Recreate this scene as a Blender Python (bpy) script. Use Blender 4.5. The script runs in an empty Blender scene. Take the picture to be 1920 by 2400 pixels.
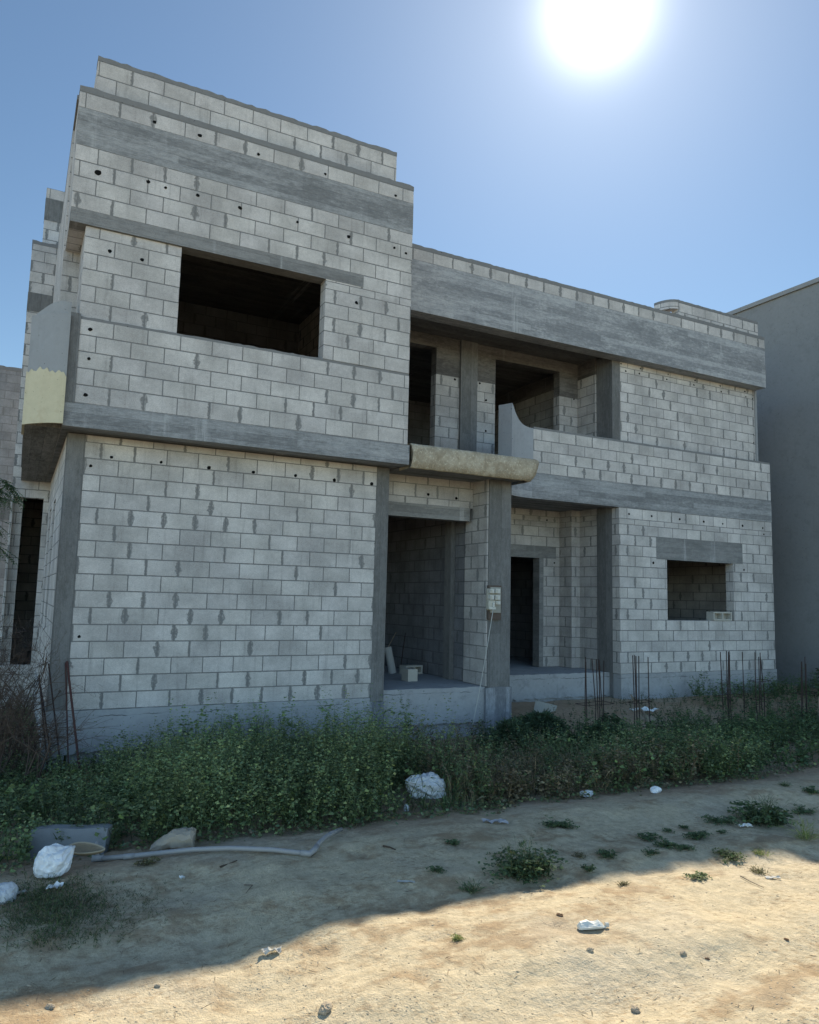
import bpy, bmesh, math, random
import numpy as np
from mathutils import Vector, Matrix, noise as mnoise

random.seed(7)
RNG = np.random.default_rng(11)
S = bpy.context.scene
COL = S.collection
R = math.radians

# ------------------------------------------------------------------ nodes
class G:
    """small helper round a node tree"""
    def __init__(self, nt):
        self.nt = nt
    def n(self, typ, **kw):
        nd = self.nt.nodes.new(typ)
        for k, v in kw.items():
            setattr(nd, k, v)
        return nd
    def link(self, a, b):
        self.nt.links.new(a, b)
    def put(self, sock, v):
        if isinstance(v, bpy.types.NodeSocket):
            self.nt.links.new(v, sock)
        else:
            sock.default_value = v
    def m(self, op, a, b=0.0, c=0.0):
        nd = self.n('ShaderNodeMath', operation=op)
        self.put(nd.inputs[0], a); self.put(nd.inputs[1], b)
        if len(nd.inputs) > 2: self.put(nd.inputs[2], c)
        return nd.outputs[0]
    def vec(self, x, y, z=0.0):
        nd = self.n('ShaderNodeCombineXYZ')
        self.put(nd.inputs[0], x); self.put(nd.inputs[1], y); self.put(nd.inputs[2], z)
        return nd.outputs[0]
    def noise(self, v, scale, detail=3.0, rough=.55, dist=0.0):
        nd = self.n('ShaderNodeTexNoise')
        self.link(v, nd.inputs['Vector'])
        nd.inputs['Scale'].default_value = scale; nd.inputs['Detail'].default_value = detail
        nd.inputs['Roughness'].default_value = rough; nd.inputs['Distortion'].default_value = dist
        return nd.outputs[0]
    def white(self, v):
        nd = self.n('ShaderNodeTexWhiteNoise', noise_dimensions='3D')
        self.link(v, nd.inputs['Vector'])
        return nd.outputs['Value']
    def rng(self, v, a, b, c=0.0, d=1.0, smooth=True):
        nd = self.n('ShaderNodeMapRange', interpolation_type='SMOOTHSTEP' if smooth else 'LINEAR')
        self.put(nd.inputs[0], v); self.put(nd.inputs[1], a); self.put(nd.inputs[2], b)
        self.put(nd.inputs[3], c); self.put(nd.inputs[4], d)
        return nd.outputs[0]
    def mix(self, f, a, b, blend='MIX'):
        nd = self.n('ShaderNodeMix', data_type='RGBA', blend_type=blend)
        self.put(nd.inputs[0], f)
        self.put(nd.inputs[6], a if isinstance(a, bpy.types.NodeSocket) else (*a, 1))
        self.put(nd.inputs[7], b if isinstance(b, bpy.types.NodeSocket) else (*b, 1))
        return nd.outputs[2]
    def scale(self, col, f):
        nd = self.n('ShaderNodeVectorMath', operation='SCALE')
        self.put(nd.inputs[0], col); self.put(nd.inputs[3], f)
        return nd.outputs[0]

def new_mat(name, rough=.9, spec=.15):
    m = bpy.data.materials.new(name); m.use_nodes = True
    g = G(m.node_tree)
    b = m.node_tree.nodes['Principled BSDF']
    b.inputs['Roughness'].default_value = rough
    b.inputs['Specular IOR Level'].default_value = spec
    return m, g, b

def bump(g, b, h, strength=.5, dist=.01):
    nd = g.n('ShaderNodeBump'); nd.inputs['Strength'].default_value = strength
    nd.inputs['Distance'].default_value = dist
    g.link(h, nd.inputs['Height']); g.link(nd.outputs[0], b.inputs['Normal'])

def uvxy(g):
    t = g.n('ShaderNodeUVMap', uv_map='UVMap')
    s = g.n('ShaderNodeSeparateXYZ'); g.link(t.outputs[0], s.inputs[0])
    return t.outputs[0], s.outputs[0], s.outputs[1]

BL, BH = .41, .21
def mat_block(name, base=(.535, .505, .468), smear=.70, seed=0.0, mortar=(.158, .155, .148), low_rows=0):
    m, g, b = new_mat(name, .95, .08)
    uv, u, v = uvxy(g)
    n1 = g.noise(uv, 7.0, 3); n2 = g.noise(uv, 38.0, 2)
    du_ = g.m('MULTIPLY', g.m('SUBTRACT', n2, .5), .008)
    dv_ = g.m('MULTIPLY', g.m('SUBTRACT', g.noise(g.vec(u, v, 7.3), 30.0, 2), .5), .008)
    uw = g.m('ADD', u, du_); vw = g.m('ADD', v, dv_)
    rr = g.m('DIVIDE', vw, BH); row = g.m('FLOOR', rr); rv = g.m('SUBTRACT', rr, row)
    par = g.m('MULTIPLY', g.m('FLOORED_MODULO', row, 2.0), .5)
    rowj = g.m('MULTIPLY', g.m('SUBTRACT', g.white(g.vec(row, seed, 3.1)), .5), .06)
    uu = g.m('ADD', g.m('ADD', g.m('DIVIDE', uw, BL), par), rowj)
    colm = g.m('FLOOR', uu); cu = g.m('SUBTRACT', uu, colm)
    jid = g.m('FLOOR', g.m('ADD', uu, .5))
    dU = g.m('MULTIPLY', g.m('MINIMUM', cu, g.m('SUBTRACT', 1.0, cu)), BL)
    dV = g.m('MULTIPLY', g.m('MINIMUM', rv, g.m('SUBTRACT', 1.0, rv)), BH)
    jr = g.white(g.vec(jid, row, 5.0 + seed)); jw = g.white(g.vec(jid, row, 9.0 + seed))
    thr = g.rng(row, low_rows - .6, low_rows - .4, .22, smear, False) if low_rows else smear
    s = g.m('GREATER_THAN', jr, thr)
    uu2 = g.m('ADD', uu, g.m('MULTIPLY', g.m('SUBTRACT', g.noise(uv, 13.0, 3, .6), .5), .10)); cu2 = g.m('SUBTRACT', uu2, g.m('FLOOR', uu2))
    dU2 = g.m('MULTIPLY', g.m('MINIMUM', cu2, g.m('SUBTRACT', 1.0, cu2)), BL)
    bul = g.m('POWER', g.m('MAXIMUM', g.m('SINE', g.m('MULTIPLY', g.m('ADD', .06, g.m('MULTIPLY', rv, .88)), math.pi)), 0.0), g.m('ADD', .25, g.m('MULTIPLY', jw, .9)))
    sn = g.rng(g.noise(uv, 11.0, 3, .6), .25, .75, .12, 1.1)
    wid = g.m('MULTIPLY', g.m('MULTIPLY', bul, sn), g.m('ADD', .006, g.m('MULTIPLY', g.m('POWER', jw, 1.4), .052)))
    w = g.m('ADD', .0042, g.m('MULTIPLY', s, g.m('ADD', .004, wid)))
    mv0 = g.rng(dU, .0045, .0085, 1.0, 0.0)
    mv = g.m('MAXIMUM', mv0, g.m('MULTIPLY', g.m('MULTIPLY', s, g.rng(g.noise(uv, 26.0, 4, .7), .30, .55, .45, 1.0)), g.rng(dU2, g.m('MULTIPLY', w, .75), g.m('ADD', w, .009), 1.0, 0.0)))
    wh = g.m('ADD', .0035, g.m('MULTIPLY', n1, .004))
    mh = g.rng(dV, wh, g.m('ADD', wh, .004), 1.0, 0.0)
    mask = g.m('MAXIMUM', mv, mh)
    br = g.white(g.vec(colm, row, 1.0 + seed)); br2 = g.white(g.vec(colm, row, 17.0 + seed))
    tone = g.m('ADD', .90, g.m('MULTIPLY', br, .17))
    fine = g.noise(uv, 85.0, 4, .8); mid = g.noise(uv, 20.0, 4, .65); big = g.noise(uv, 1.7, 4, .6)
    tone = g.m('MULTIPLY', tone, g.rng(fine, .22, .78, .62, 1.38, False))
    tone = g.m('MULTIPLY', tone, g.m('ADD', .80, g.m('MULTIPLY', mid, .40)))
    tone = g.m('MULTIPLY', tone, g.rng(big, .30, .70, .76, 1.10))
    drip = g.noise(g.vec(g.m('MULTIPLY', u, 14.0), g.m('MULTIPLY', v, 1.1), seed), 1.0, 4, .65)
    tone = g.m('MULTIPLY', tone, g.rng(drip, .52, .74, 1.0, .80))
    chip = g.rng(g.noise(g.vec(u, v, 12.0), 8.0, 5, .75), .66, .70, 1.0, .72); tone = g.m('MULTIPLY', tone, chip)
    pits = g.rng(g.noise(g.vec(u, v, 2.2), 95.0, 1), .26, .34, .55, 1.0)
    tone = g.m('MULTIPLY', tone, pits)
    c = g.mix(br2, base, (base[0] * .95, base[1] * .95, base[2] * .97))
    c = g.scale(c, tone)
    mc = g.scale(g.mix(n1, mortar, (mortar[0] * 1.35, mortar[1] * 1.35, mortar[2] * 1.35)), g.m('ADD', .8, g.m('MULTIPLY', fine, .4)))
    mc = g.scale(mc, g.rng(dU, .006, .014, 1.0, g.m('ADD', 1.0, g.m('MULTIPLY', s, .12))))
    c = g.mix(mask, c, mc)
    g.link(c, b.inputs['Base Color'])
    h = g.m('ADD', g.m('MULTIPLY', mask, -.7), g.m('ADD', g.m('MULTIPLY', fine, .35), g.m('MULTIPLY', mid, .35)))
    bump(g, b, h, .55, .009)
    return m

def mat_concrete(name, lo=(.165, .167, .167), hi=(.34, .342, .338), vertical=False, board=.11, chalk=.55, seed=0.0):
    m, g, b = new_mat(name, .92, .12)
    uv, u, v = uvxy(g)
    if vertical: u, v = v, u
    st = g.noise(g.vec(g.m('MULTIPLY', u, 4.2), g.m('MULTIPLY', v, 22.0), seed), 1.0, 6, .68)
    st2 = g.noise(g.vec(g.m('MULTIPLY', u, 11.0), g.m('MULTIPLY', v, 62.0), seed + 4), 1.0, 4, .7)
    bl = g.noise(g.vec(g.m('MULTIPLY', u, 1.3), g.m('MULTIPLY', v, 3.2), seed + 9), 1.0, 6, .66)
    mo = g.noise(g.vec(u, v, seed + 2), 13.0, 5, .7)
    fine = g.noise(g.vec(u, v, seed), 75.0, 4, .8)
    bd = g.m('DIVIDE', g.m('ADD', v, g.m('MULTIPLY', g.noise(g.vec(u, v, 1.0), 3.0, 1), .02)), board)
    bid = g.m('FLOOR', bd); bf = g.m('SUBTRACT', bd, bid)
    bt = g.white(g.vec(bid, g.m('FLOOR', g.m('DIVIDE', g.m('ADD', u, g.m('MULTIPLY', bid, 1.37)), 3.1)), seed))
    line = g.rng(g.m('MINIMUM', bf, g.m('SUBTRACT', 1.0, bf)), .0, .055, 1.0, 0.0)
    t = g.m('ADD', g.m('MULTIPLY', st, .48), g.m('ADD', g.m('MULTIPLY', bl, .52), g.m('MULTIPLY', g.m('SUBTRACT', bt, .5), .16)))
    t = g.m('ADD', t, g.m('ADD', g.m('MULTIPLY', g.m('SUBTRACT', st2, .5), .40), g.m('MULTIPLY', g.m('SUBTRACT', mo, .5), .35)))
    t = g.rng(t, .30, .72)
    c = g.mix(t, lo, hi)
    ch = g.m('MULTIPLY', g.rng(g.m('ADD', g.m('MULTIPLY', st, .35), g.m('MULTIPLY', bl, .65)), chalk, chalk + .12), g.rng(g.m('ADD', g.m('MULTIPLY', st2, .5), g.m('MULTIPLY', mo, .5)), .42, .60))
    c = g.mix(g.m('MULTIPLY', ch, .55), c, (.46, .455, .44))
    if not vertical:
        dn = g.noise(g.vec(g.m('MULTIPLY', u, 2.1), g.m('MULTIPLY', v, .12), seed + 30), 1.0, 3, .6); dm = g.noise(g.vec(g.m('MULTIPLY', u, 30.0), g.m('MULTIPLY', v, 2.0), seed), 1.0, 3, .6)
        c = g.mix(g.m('MULTIPLY', g.m('MULTIPLY', g.rng(dn, .60, .68), g.rng(dm, .35, .6)), .5), c, (.50, .50, .49))
        hc = g.rng(g.noise(g.vec(u, v, seed + 40), 30.0, 4, .75), .63, .68); hm = g.rng(g.noise(g.vec(g.m('MULTIPLY', u, .9), g.m('MULTIPLY', v, 4.0), seed + 50), 1.0, 4), .50, .62)
        c = g.mix(g.m('MULTIPLY', g.m('MULTIPLY', hc, hm), .75), c, (.07, .07, .07))
    c = g.scale(c, g.rng(fine, .22, .78, .70, 1.30, False))
    c = g.mix(g.m('MULTIPLY', line, .25), c, (lo[0] * .55, lo[1] * .55, lo[2] * .55))
    g.link(c, b.inputs['Base Color'])
    h = g.m('ADD', g.m('MULTIPLY', st2, .5), g.m('ADD', g.m('MULTIPLY', fine, .3), g.m('MULTIPLY', line, -.6)))
    bump(g, b, h, .5, .008)
    return m

def mat_plaster(name, base, var=.25, cracks=None, scale=2.0, rough=.9, stain=(.14, .14, .14)):
    m, g, b = new_mat(name, rough, .12)
    uv, u, v = uvxy(g)
    big = g.noise(uv, scale, 5, .6); fine = g.noise(uv, 110.0, 2, .7); mid = g.noise(uv, 14.0, 4, .6)
    t = g.m('ADD', 1.0 - var * .5, g.m('MULTIPLY', g.m('ADD', g.m('MULTIPLY', big, .6), g.m('MULTIPLY', mid, .4)), var))
    t = g.m('MULTIPLY', t, g.m('ADD', .86, g.m('MULTIPLY', fine, .28)))
    c = g.scale(g.mix(big, base, (base[0] * .93, base[1] * .96, base[2] * .99)), t)
    dr = g.noise(g.vec(g.m('MULTIPLY', u, 9.0), g.m('MULTIPLY', v, .8), 2.0), 1.0, 4, .6)
    c = g.mix(g.rng(dr, .60, .78, 0.0, .35), c, stain)
    bs = g.rng(g.noise(g.vec(u, v, 9.0), 4.5, 6, .7), .50, .66, 0.0, var * .55); c = g.mix(bs, c, stain)
    pk = g.rng(g.noise(g.vec(u, v, 6.0), 23.0, 2), .69, .73)
    c = g.mix(g.m('MULTIPLY', pk, .7), c, (.05, .05, .05))
    h = g.m('ADD', g.m('MULTIPLY', mid, .6), g.m('MULTIPLY', fine, .3))
    if cracks is not None:
        nn = g.noise(g.vec(g.m('MULTIPLY', u, 3.0), 0.0, 3.0), 1.5, 6, .7)
        d = g.m('ABSOLUTE', g.m('SUBTRACT', v, g.m('ADD', cracks, g.m('MULTIPLY', g.m('SUBTRACT', nn, .5), .11))))
        wd = g.m('MULTIPLY', g.noise(g.vec(u, 3.0, 0.0), 6.0, 3), .009)
        ck = g.rng(d, g.m('MULTIPLY', wd, .5), g.m('ADD', wd, .002), 1.0, 0.0)
        c = g.mix(g.m('MULTIPLY', ck, g.rng(g.noise(g.vec(u, v, 21.0), 3.0, 3), .42, .6)), c, (.10, .10, .10))
        h = g.m('SUBTRACT', h, ck)
    g.link(c, b.inputs['Base Color'])
    bump(g, b, h, .45, .01)
    return m

def mat_plain(name, colr, rough=.7, spec=.3, var=.25, scale=18.0, metal=0.0, bumpd=.004, trans=0.0):
    m, g, b = new_mat(name, rough, spec)
    tc = g.n('ShaderNodeTexCoord')
    n = g.noise(tc.outputs['Object'], scale, 5, .6); f = g.noise(tc.outputs['Object'], scale * 9, 2, .6)
    t = g.m('ADD', 1 - var * .6, g.m('ADD', g.m('MULTIPLY', n, var * .8), g.m('MULTIPLY', f, var * .4)))
    g.link(g.scale(g.mix(0.0, colr, colr), t), b.inputs['Base Color'])
    b.inputs['Metallic'].default_value = metal
    if trans: b.inputs['Transmission Weight'].default_value = trans
    bump(g, b, g.m('ADD', n, g.m('MULTIPLY', f, .4)), .4, bumpd)
    return m

def mat_leaf(name, rough=.65):
    m, g, b = new_mat(name, rough, .25)
    a = g.n('ShaderNodeAttribute', attribute_name='tint')
    g.link(a.outputs['Color'], b.inputs['Base Color'])
    tr = g.n('ShaderNodeBsdfTranslucent'); g.link(g.scale(a.outputs['Color'], 1.3), tr.inputs['Color'])
    mx = g.n('ShaderNodeMixShader'); mx.inputs[0].default_value = .25
    out = m.node_tree.nodes['Material Output']
    g.link(b.outputs[0], mx.inputs[1]); g.link(tr.outputs[0], mx.inputs[2]); g.link(mx.outputs[0], out.inputs['Surface'])
    return m

def mat_sand():
    m, g, b = new_mat('sand', .97, .05)
    tc = g.n('ShaderNodeTexCoord'); p = tc.outputs['Object']
    sp = g.n('ShaderNodeSeparateXYZ'); g.link(p, sp.inputs[0]); X, Y = sp.outputs[0], sp.outputs[1]
    # faint ruts running along the track
    stretched = g.vec(g.m('MULTIPLY', g.m('ADD', X, g.m('MULTIPLY', Y, .45)), .45), g.m('MULTIPLY', g.m('SUBTRACT', Y, g.m('MULTIPLY', X, .12)), 1.5), 0.0)
    big = g.noise(stretched, 1.1, 6, .62, .4); mid = g.noise(p, 5.5, 6, .65); fine = g.noise(p, 85.0, 3, .75); grain = g.noise(p, 320.0, 2, .7)
    patch = g.rng(g.m('ADD', g.m('MULTIPLY', big, .6), g.m('MULTIPLY', mid, .4)), .49, .59)
    c = g.mix(patch, (.52, .435, .295), (.36, .27, .17))
    # reddish loose sand by the weeds and under them
    red = g.m('MULTIPLY', g.rng(g.m('ADD', Y, g.m('MULTIPLY', g.m('SUBTRACT', g.noise(p, 1.3, 4), .5), 1.3)), -5.1, -4.5), .8)
    c = g.mix(red, c, (.37, .265, .18))
    grey = g.rng(g.noise(g.vec(X, Y, 5.0), .9, 5, .6), .48, .66, 0.0, .5)
    c = g.mix(grey, c, (.49, .425, .32))
    mot = g.noise(p, 15.0, 5, .72)
    c = g.scale(c, g.rng(mot, .3, .7, .84, 1.14))
    c = g.scale(c, g.m('ADD', .62, g.m('ADD', g.m('MULTIPLY', fine, .42), g.m('MULTIPLY', grain, .34))))
    dk = g.rng(g.noise(p, 42.0, 3, .7), .62, .70); dkm = g.rng(g.noise(g.vec(X, Y, 8.0), 3.0, 4), .45, .60)
    c = g.mix(g.m('MULTIPLY', g.m('MULTIPLY', dk, dkm), .65), c, (.16, .11, .065))
    sk = g.noise(g.vec(g.m('MULTIPLY', g.m('ADD', X, g.m('MULTIPLY', Y, .4)), .6), Y, 4.0), 34.0, 4, .75)
    skm = g.rng(g.noise(g.vec(X, Y, 14.0), 2.2, 5, .65), .42, .62)
    c = g.mix(g.m('MULTIPLY', g.m('MULTIPLY', g.rng(sk, .50, .60), skm), .55), c, (.26, .18, .105))
    lt = g.rng(g.noise(g.vec(X, Y, 11.0), 55.0, 2), .70, .75)
    c = g.mix(g.m('MULTIPLY', lt, .5), c, (.62, .55, .43))
    g.link(c, b.inputs['Base Color'])
    h = g.m('ADD', g.m('MULTIPLY', mid, .9), g.m('ADD', g.m('MULTIPLY', fine, .55), g.m('MULTIPLY', g.noise(p, 22.0, 4, .7), .9)))
    bump(g, b, h, .65, .02)
    return m

MB_A = mat_block('block_front', smear=.60, seed=1.0, low_rows=2)
MB_A2 = mat_block('block_tower', smear=.62, seed=2.0)
MB_B = mat_block('block_right', smear=.66, seed=3.0, low_rows=2)
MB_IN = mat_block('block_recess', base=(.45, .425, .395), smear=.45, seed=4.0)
MB_ROOM = mat_block('block_room_shaded', base=(.21, .21, .215), smear=.6, seed=6.0, mortar=(.10, .10, .10))  # darker copy of the block; unlit-room shade put into the colour
MB_N = mat_block('block_neighbour', base=(.30, .295, .29), smear=.9, seed=5.0)
MC_BAND = mat_concrete('board_marked_concrete', seed=1.0)
MC_ROOF = mat_concrete('weathered_concrete', lo=(.20, .204, .208), hi=(.39, .392, .39), chalk=.48, seed=5.0)
MC_LINT = mat_concrete('lintel_concrete', lo=(.16, .158, .152), hi=(.26, .256, .245), chalk=.66, seed=8.0)
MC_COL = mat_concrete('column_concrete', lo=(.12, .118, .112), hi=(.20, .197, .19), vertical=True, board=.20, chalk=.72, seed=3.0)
MC_DARK = mat_concrete('balcony_concrete', lo=(.085, .080, .076), hi=(.18, .17, .16), chalk=.70, seed=11.0)  # brownish beam tone; on roof slabs it paints in the unlit ceilings
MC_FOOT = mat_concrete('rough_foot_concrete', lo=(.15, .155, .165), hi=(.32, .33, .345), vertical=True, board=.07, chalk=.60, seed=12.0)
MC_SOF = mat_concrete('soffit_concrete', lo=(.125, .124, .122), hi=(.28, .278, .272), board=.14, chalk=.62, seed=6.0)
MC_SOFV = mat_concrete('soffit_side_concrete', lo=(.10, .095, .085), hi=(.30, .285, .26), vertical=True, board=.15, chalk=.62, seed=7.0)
MP_PLINTH = mat_plaster('plinth_plaster', (.37, .368, .362), .60, cracks=-.075)
MP_PLINTHB = mat_plaster('plinth_plaster_right', (.34, .336, .33), .65, cracks=.02)
MP_SMOOTH = mat_plaster('smooth_cement', (.30, .30, .295), .3)
MP_CAP = mat_plaster('mortar_cap', (.205, .20, .192), .5, scale=6.0)
MP_FLOOR = mat_plaster('floor_screed', (.33, .33, .33), .4)
MP_NEIGH = mat_plaster('grey_render', (.245, .243, .235), .55, scale=.6, stain=(.16, .16, .155))
MP_COPE = mat_plaster('coping_render', (.29, .285, .275), .3)
M_HOLE = mat_plain('hole_shadow', (.012, .012, .012), .95, .0)  # flat discs coloured as the shade inside weep holes
M_SAND = mat_sand()
M_LEAF = mat_leaf('leaf')
M_RUST = mat_plain('rusty_steel', (.045, .030, .027), .85, .2, .6, 30)
M_RED = mat_plain('red_oxide_steel', (.085, .040, .036), .8, .2, .5, 20)
M_WOOD = mat_plain('dry_wood', (.24, .19, .14), .9, .1, .6, 22)

# ------------------------------------------------------------------ mesh building
class MB:
    def __init__(self):
        self.v = []; self.f = []; self.uv = []; self.mi = []
    def quad(self, pts, uvs=None, mi=0):
        i = len(self.v); self.v += [tuple(p) for p in pts]
        self.f.append(tuple(range(i, i + len(pts))))
        self.uv += uvs if uvs else [(p[0], p[2]) for p in pts]
        self.mi.append(mi)
    def auto(self, pts, mi=0, sw=False):
        a = Vector(pts[1]) - Vector(pts[0]); b_ = Vector(pts[2]) - Vector(pts[0])
        n = a.cross(b_); k = max(range(3), key=lambda q: abs(n[q]))
        if k == 1: uv = [(p[0], p[2]) for p in pts]
        elif k == 0: uv = [(p[1], p[2]) for p in pts]
        else: uv = [(p[0], p[1]) for p in pts]
        self.quad(pts, uv, mi)
    def box(self, x0, x1, y0, y1, z0, z1, mi=0, skip=''):
        P = lambda a, b, c: (x1 if a else x0, y1 if b else y0, z1 if c else z0)
        F = {'f': [(0,0,0),(1,0,0),(1,0,1),(0,0,1)], 'b': [(1,1,0),(0,1,0),(0,1,1),(1,1,1)],
             'l': [(0,1,0),(0,0,0),(0,0,1),(0,1,1)], 'r': [(1,0,0),(1,1,0),(1,1,1),(1,0,1)],
             't': [(0,0,1),(1,0,1),(1,1,1),(0,1,1)], 'u': [(0,1,0),(1,1,0),(1,0,0),(0,0,0)]}
        for k, q in F.items():
            if k not in skip: self.auto([P(*t) for t in q], mi)
        return self
    def rough_box(self, x0, x1, y0, y1, z0, z1, amp=.012, step=.07, along='x', low=0.0, mi=0):
        """box whose top edge (and bottom by `low`) wanders a little"""
        L = (x1 - x0) if along == 'x' else (y1 - y0); n = max(2, int(L / step))
        dz = [z1 + random.uniform(-amp, amp) for _ in range(n + 1)]
        db = [z0 + random.uniform(-low, low) for _ in range(n + 1)]
        for i in range(n):
            t0, t1 = i / n, (i + 1) / n
            if along == 'x':
                a, c = x0 + L * t0, x0 + L * t1
                self.auto([(a, y0, db[i]), (c, y0, db[i+1]), (c, y0, dz[i+1]), (a, y0, dz[i])], mi)
                self.auto([(c, y1, db[i+1]), (a, y1, db[i]), (a, y1, dz[i]), (c, y1, dz[i+1])], mi)
                self.auto([(a, y0, dz[i]), (c, y0, dz[i+1]), (c, y1, dz[i+1]), (a, y1, dz[i])], mi)
                self.auto([(a, y1, db[i]), (c, y1, db[i+1]), (c, y0, db[i+1]), (a, y0, db[i])], mi)
                if i == 0: self.auto([(a, y1, db[0]), (a, y0, db[0]), (a, y0, dz[0]), (a, y1, dz[0])], mi)
                if i == n-1: self.auto([(c, y0, db[n]), (c, y1, db[n]), (c, y1, dz[n]), (c, y0, dz[n])], mi)
            else:
                a, c = y0 + L * t0, y0 + L * t1
                self.auto([(x0, c, db[i+1]), (x0, a, db[i]), (x0, a, dz[i]), (x0, c, dz[i+1])], mi)
                self.auto([(x1, a, db[i]), (x1, c, db[i+1]), (x1, c, dz[i+1]), (x1, a, dz[i])], mi)
                self.auto([(x0, a, dz[i]), (x1, a, dz[i]), (x1, c, dz[i+1]), (x0, c, dz[i+1])], mi)
                self.auto([(x1, a, db[i]), (x0, a, db[i]), (x0, c, db[i+1]), (x1, c, db[i+1])], mi)
                if i == 0: self.auto([(x0, a, db[0]), (x1, a, db[0]), (x1, a, dz[0]), (x0, a, dz[0])], mi)
                if i == n-1: self.auto([(x1, c, db[n]), (x0, c, db[n]), (x0, c, dz[n]), (x1, c, dz[n])], mi)
        return self
    def wall(self, axis, u0, u1, z0, z1, face, thick, holes=(), rows=None, du=0.0, mi=0):
        """block wall running along x (face looks to -Y) or along y (face looks to -X); holes = (ua,ub,za,zb)"""
        rows = rows or [z0, z1]
        def vm(z):
            for k in range(len(rows) - 1):
                if z <= rows[k+1] + 1e-6:
                    return (k + (z - rows[k]) / (rows[k+1] - rows[k])) * BH
            return (len(rows) - 1) * BH + (z - rows[-1])
        if len(rows) == 2: vm = lambda z: z - z0
        U = sorted({u0, u1, *[h[i] for h in holes for i in (0, 1) if u0 < h[i] < u1]})
        Z = sorted({z0, z1, *[r for r in rows if z0 < r < z1], *[h[i] for h in holes for i in (2, 3) if z0 < h[i] < z1]})
        def solid(i, j):
            if i < 0 or j < 0 or i >= len(U) - 1 or j >= len(Z) - 1: return False
            a, c = (U[i] + U[i+1]) / 2, (Z[j] + Z[j+1]) / 2
            return not any(h[0] < a < h[1] and h[2] < c < h[3] for h in holes)
        def pt(u, d, z): return (u, face + d, z) if axis == 'x' else (face + d, u, z)
        def q(c, uv):
            if axis == 'y': c, uv = c[::-1], uv[::-1]
            self.quad([pt(*t) for t in c], uv, mi)
        T = thick
        for i in range(len(U) - 1):
            for j in range(len(Z) - 1):
                if not solid(i, j): continue
                a, c, e, f = U[i], U[i+1], Z[j], Z[j+1]; ve, vf = vm(e), vm(f)
                q([(a,0,e),(c,0,e),(c,0,f),(a,0,f)], [(a+du,ve),(c+du,ve),(c+du,vf),(a+du,vf)])
                q([(c,T,e),(a,T,e),(a,T,f),(c,T,f)], [(c+du,ve),(a+du,ve),(a+du,vf),(c+du,vf)])
                if not solid(i-1, j): q([(a,T,e),(a,0,e),(a,0,f),(a,T,f)], [(T+.1,ve),(.1,ve),(.1,vf),(T+.1,vf)])
                if not solid(i+1, j): q([(c,0,e),(c,T,e),(c,T,f),(c,0,f)], [(.1,ve),(T+.1,ve),(T+.1,vf),(.1,vf)])
                if not solid(i, j-1): q([(a,T,e),(c,T,e),(c,0,e),(a,0,e)], [(a,.1),(c,.1),(c,.05),(a,.05)])
                if not solid(i, j+1): q([(a,0,f),(c,0,f),(c,T,f),(a,T,f)], [(a,.05),(c,.05),(c,.1),(a,.1)])
        return self
    def dots(self, pts, face, mi=1, axis='x', r=.026):
        for a, z in pts:
            rr = r * random.uniform(.8, 1.15); k = 9; ring = []
            for i in range(k):
                t = 2 * math.pi * i / k; q = rr * random.uniform(.8, 1.2)
                o = (a + q * math.cos(t), z + q * .9 * math.sin(t))
                ring.append((o[0], face - .0025, o[1]) if axis == 'x' else (face - .0025, o[0], o[1]))
            self.quad(ring, None, mi)
        return self
    def tube(self, pts, r, n=8, caps=True, mi=0):
        pts = [Vector(p) for p in pts]; rs = r if isinstance(r, (list, tuple)) else [r] * len(pts)
        rings = []; up = Vector((.3, .2, 1))
        for i, p in enumerate(pts):
            d = (pts[min(i+1, len(pts)-1)] - pts[max(i-1, 0)]).normalized()
            s = d.cross(up if abs(d.dot(up.normalized())) < .95 else Vector((1, 0, 0))).normalized(); t = s.cross(d)
            rings.append([p + rs[i] * (math.cos(2*math.pi*k/n) * s + math.sin(2*math.pi*k/n) * t) for k in range(n)])
        for i in range(len(pts) - 1):
            for k in range(n):
                k2 = (k + 1) % n
                self.quad([rings[i][k], rings[i+1][k], rings[i+1][k2], rings[i][k2]], [(i*.1, k/n), (i*.1+.1, k/n), (i*.1+.1, (k+1)/n), (i*.1, (k+1)/n)], mi)
        if caps:
            self.quad(rings[0], None, mi); self.quad(rings[-1][::-1], None, mi)
        return self
    def build(self, name, mat, parent=None, smooth=False, loc=(0, 0, 0), weld=False):
        me = bpy.data.meshes.new(name)
        o0 = parent.matrix_world.translation if False else None
        off = Vector(loc) if parent is None else Vector(ORIG[parent.name])
        me.from_pydata([(p[0]-off.x, p[1]-off.y, p[2]-off.z) for p in self.v], [], self.f)
        ul = me.uv_layers.new(name='UVMap')
        flat = []
        for f, i0 in zip(self.f, np.cumsum([0] + [len(f) for f in self.f])[:-1]):
            for k in range(len(f)): flat += self.uv[i0 + k]
        ul.data.foreach_set('uv', flat)
        for mt in (mat if isinstance(mat, (list, tuple)) else [mat]): me.materials.append(mt)
        me.polygons.foreach_set('material_index', self.mi)
        if weld or smooth:
            bm = bmesh.new(); bm.from_mesh(me); bmesh.ops.remove_doubles(bm, verts=bm.verts, dist=1e-4); bm.to_mesh(me); bm.free()
        if smooth: me.polygons.foreach_set('use_smooth', [True] * len(me.polygons))
        me.update()
        o = bpy.data.objects.new(name, me); COL.objects.link(o)
        if parent is not None: o.parent = parent; ORIG[o.name] = tuple(off)
        else: o.location = off; ORIG[o.name] = tuple(off)
        return o

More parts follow.
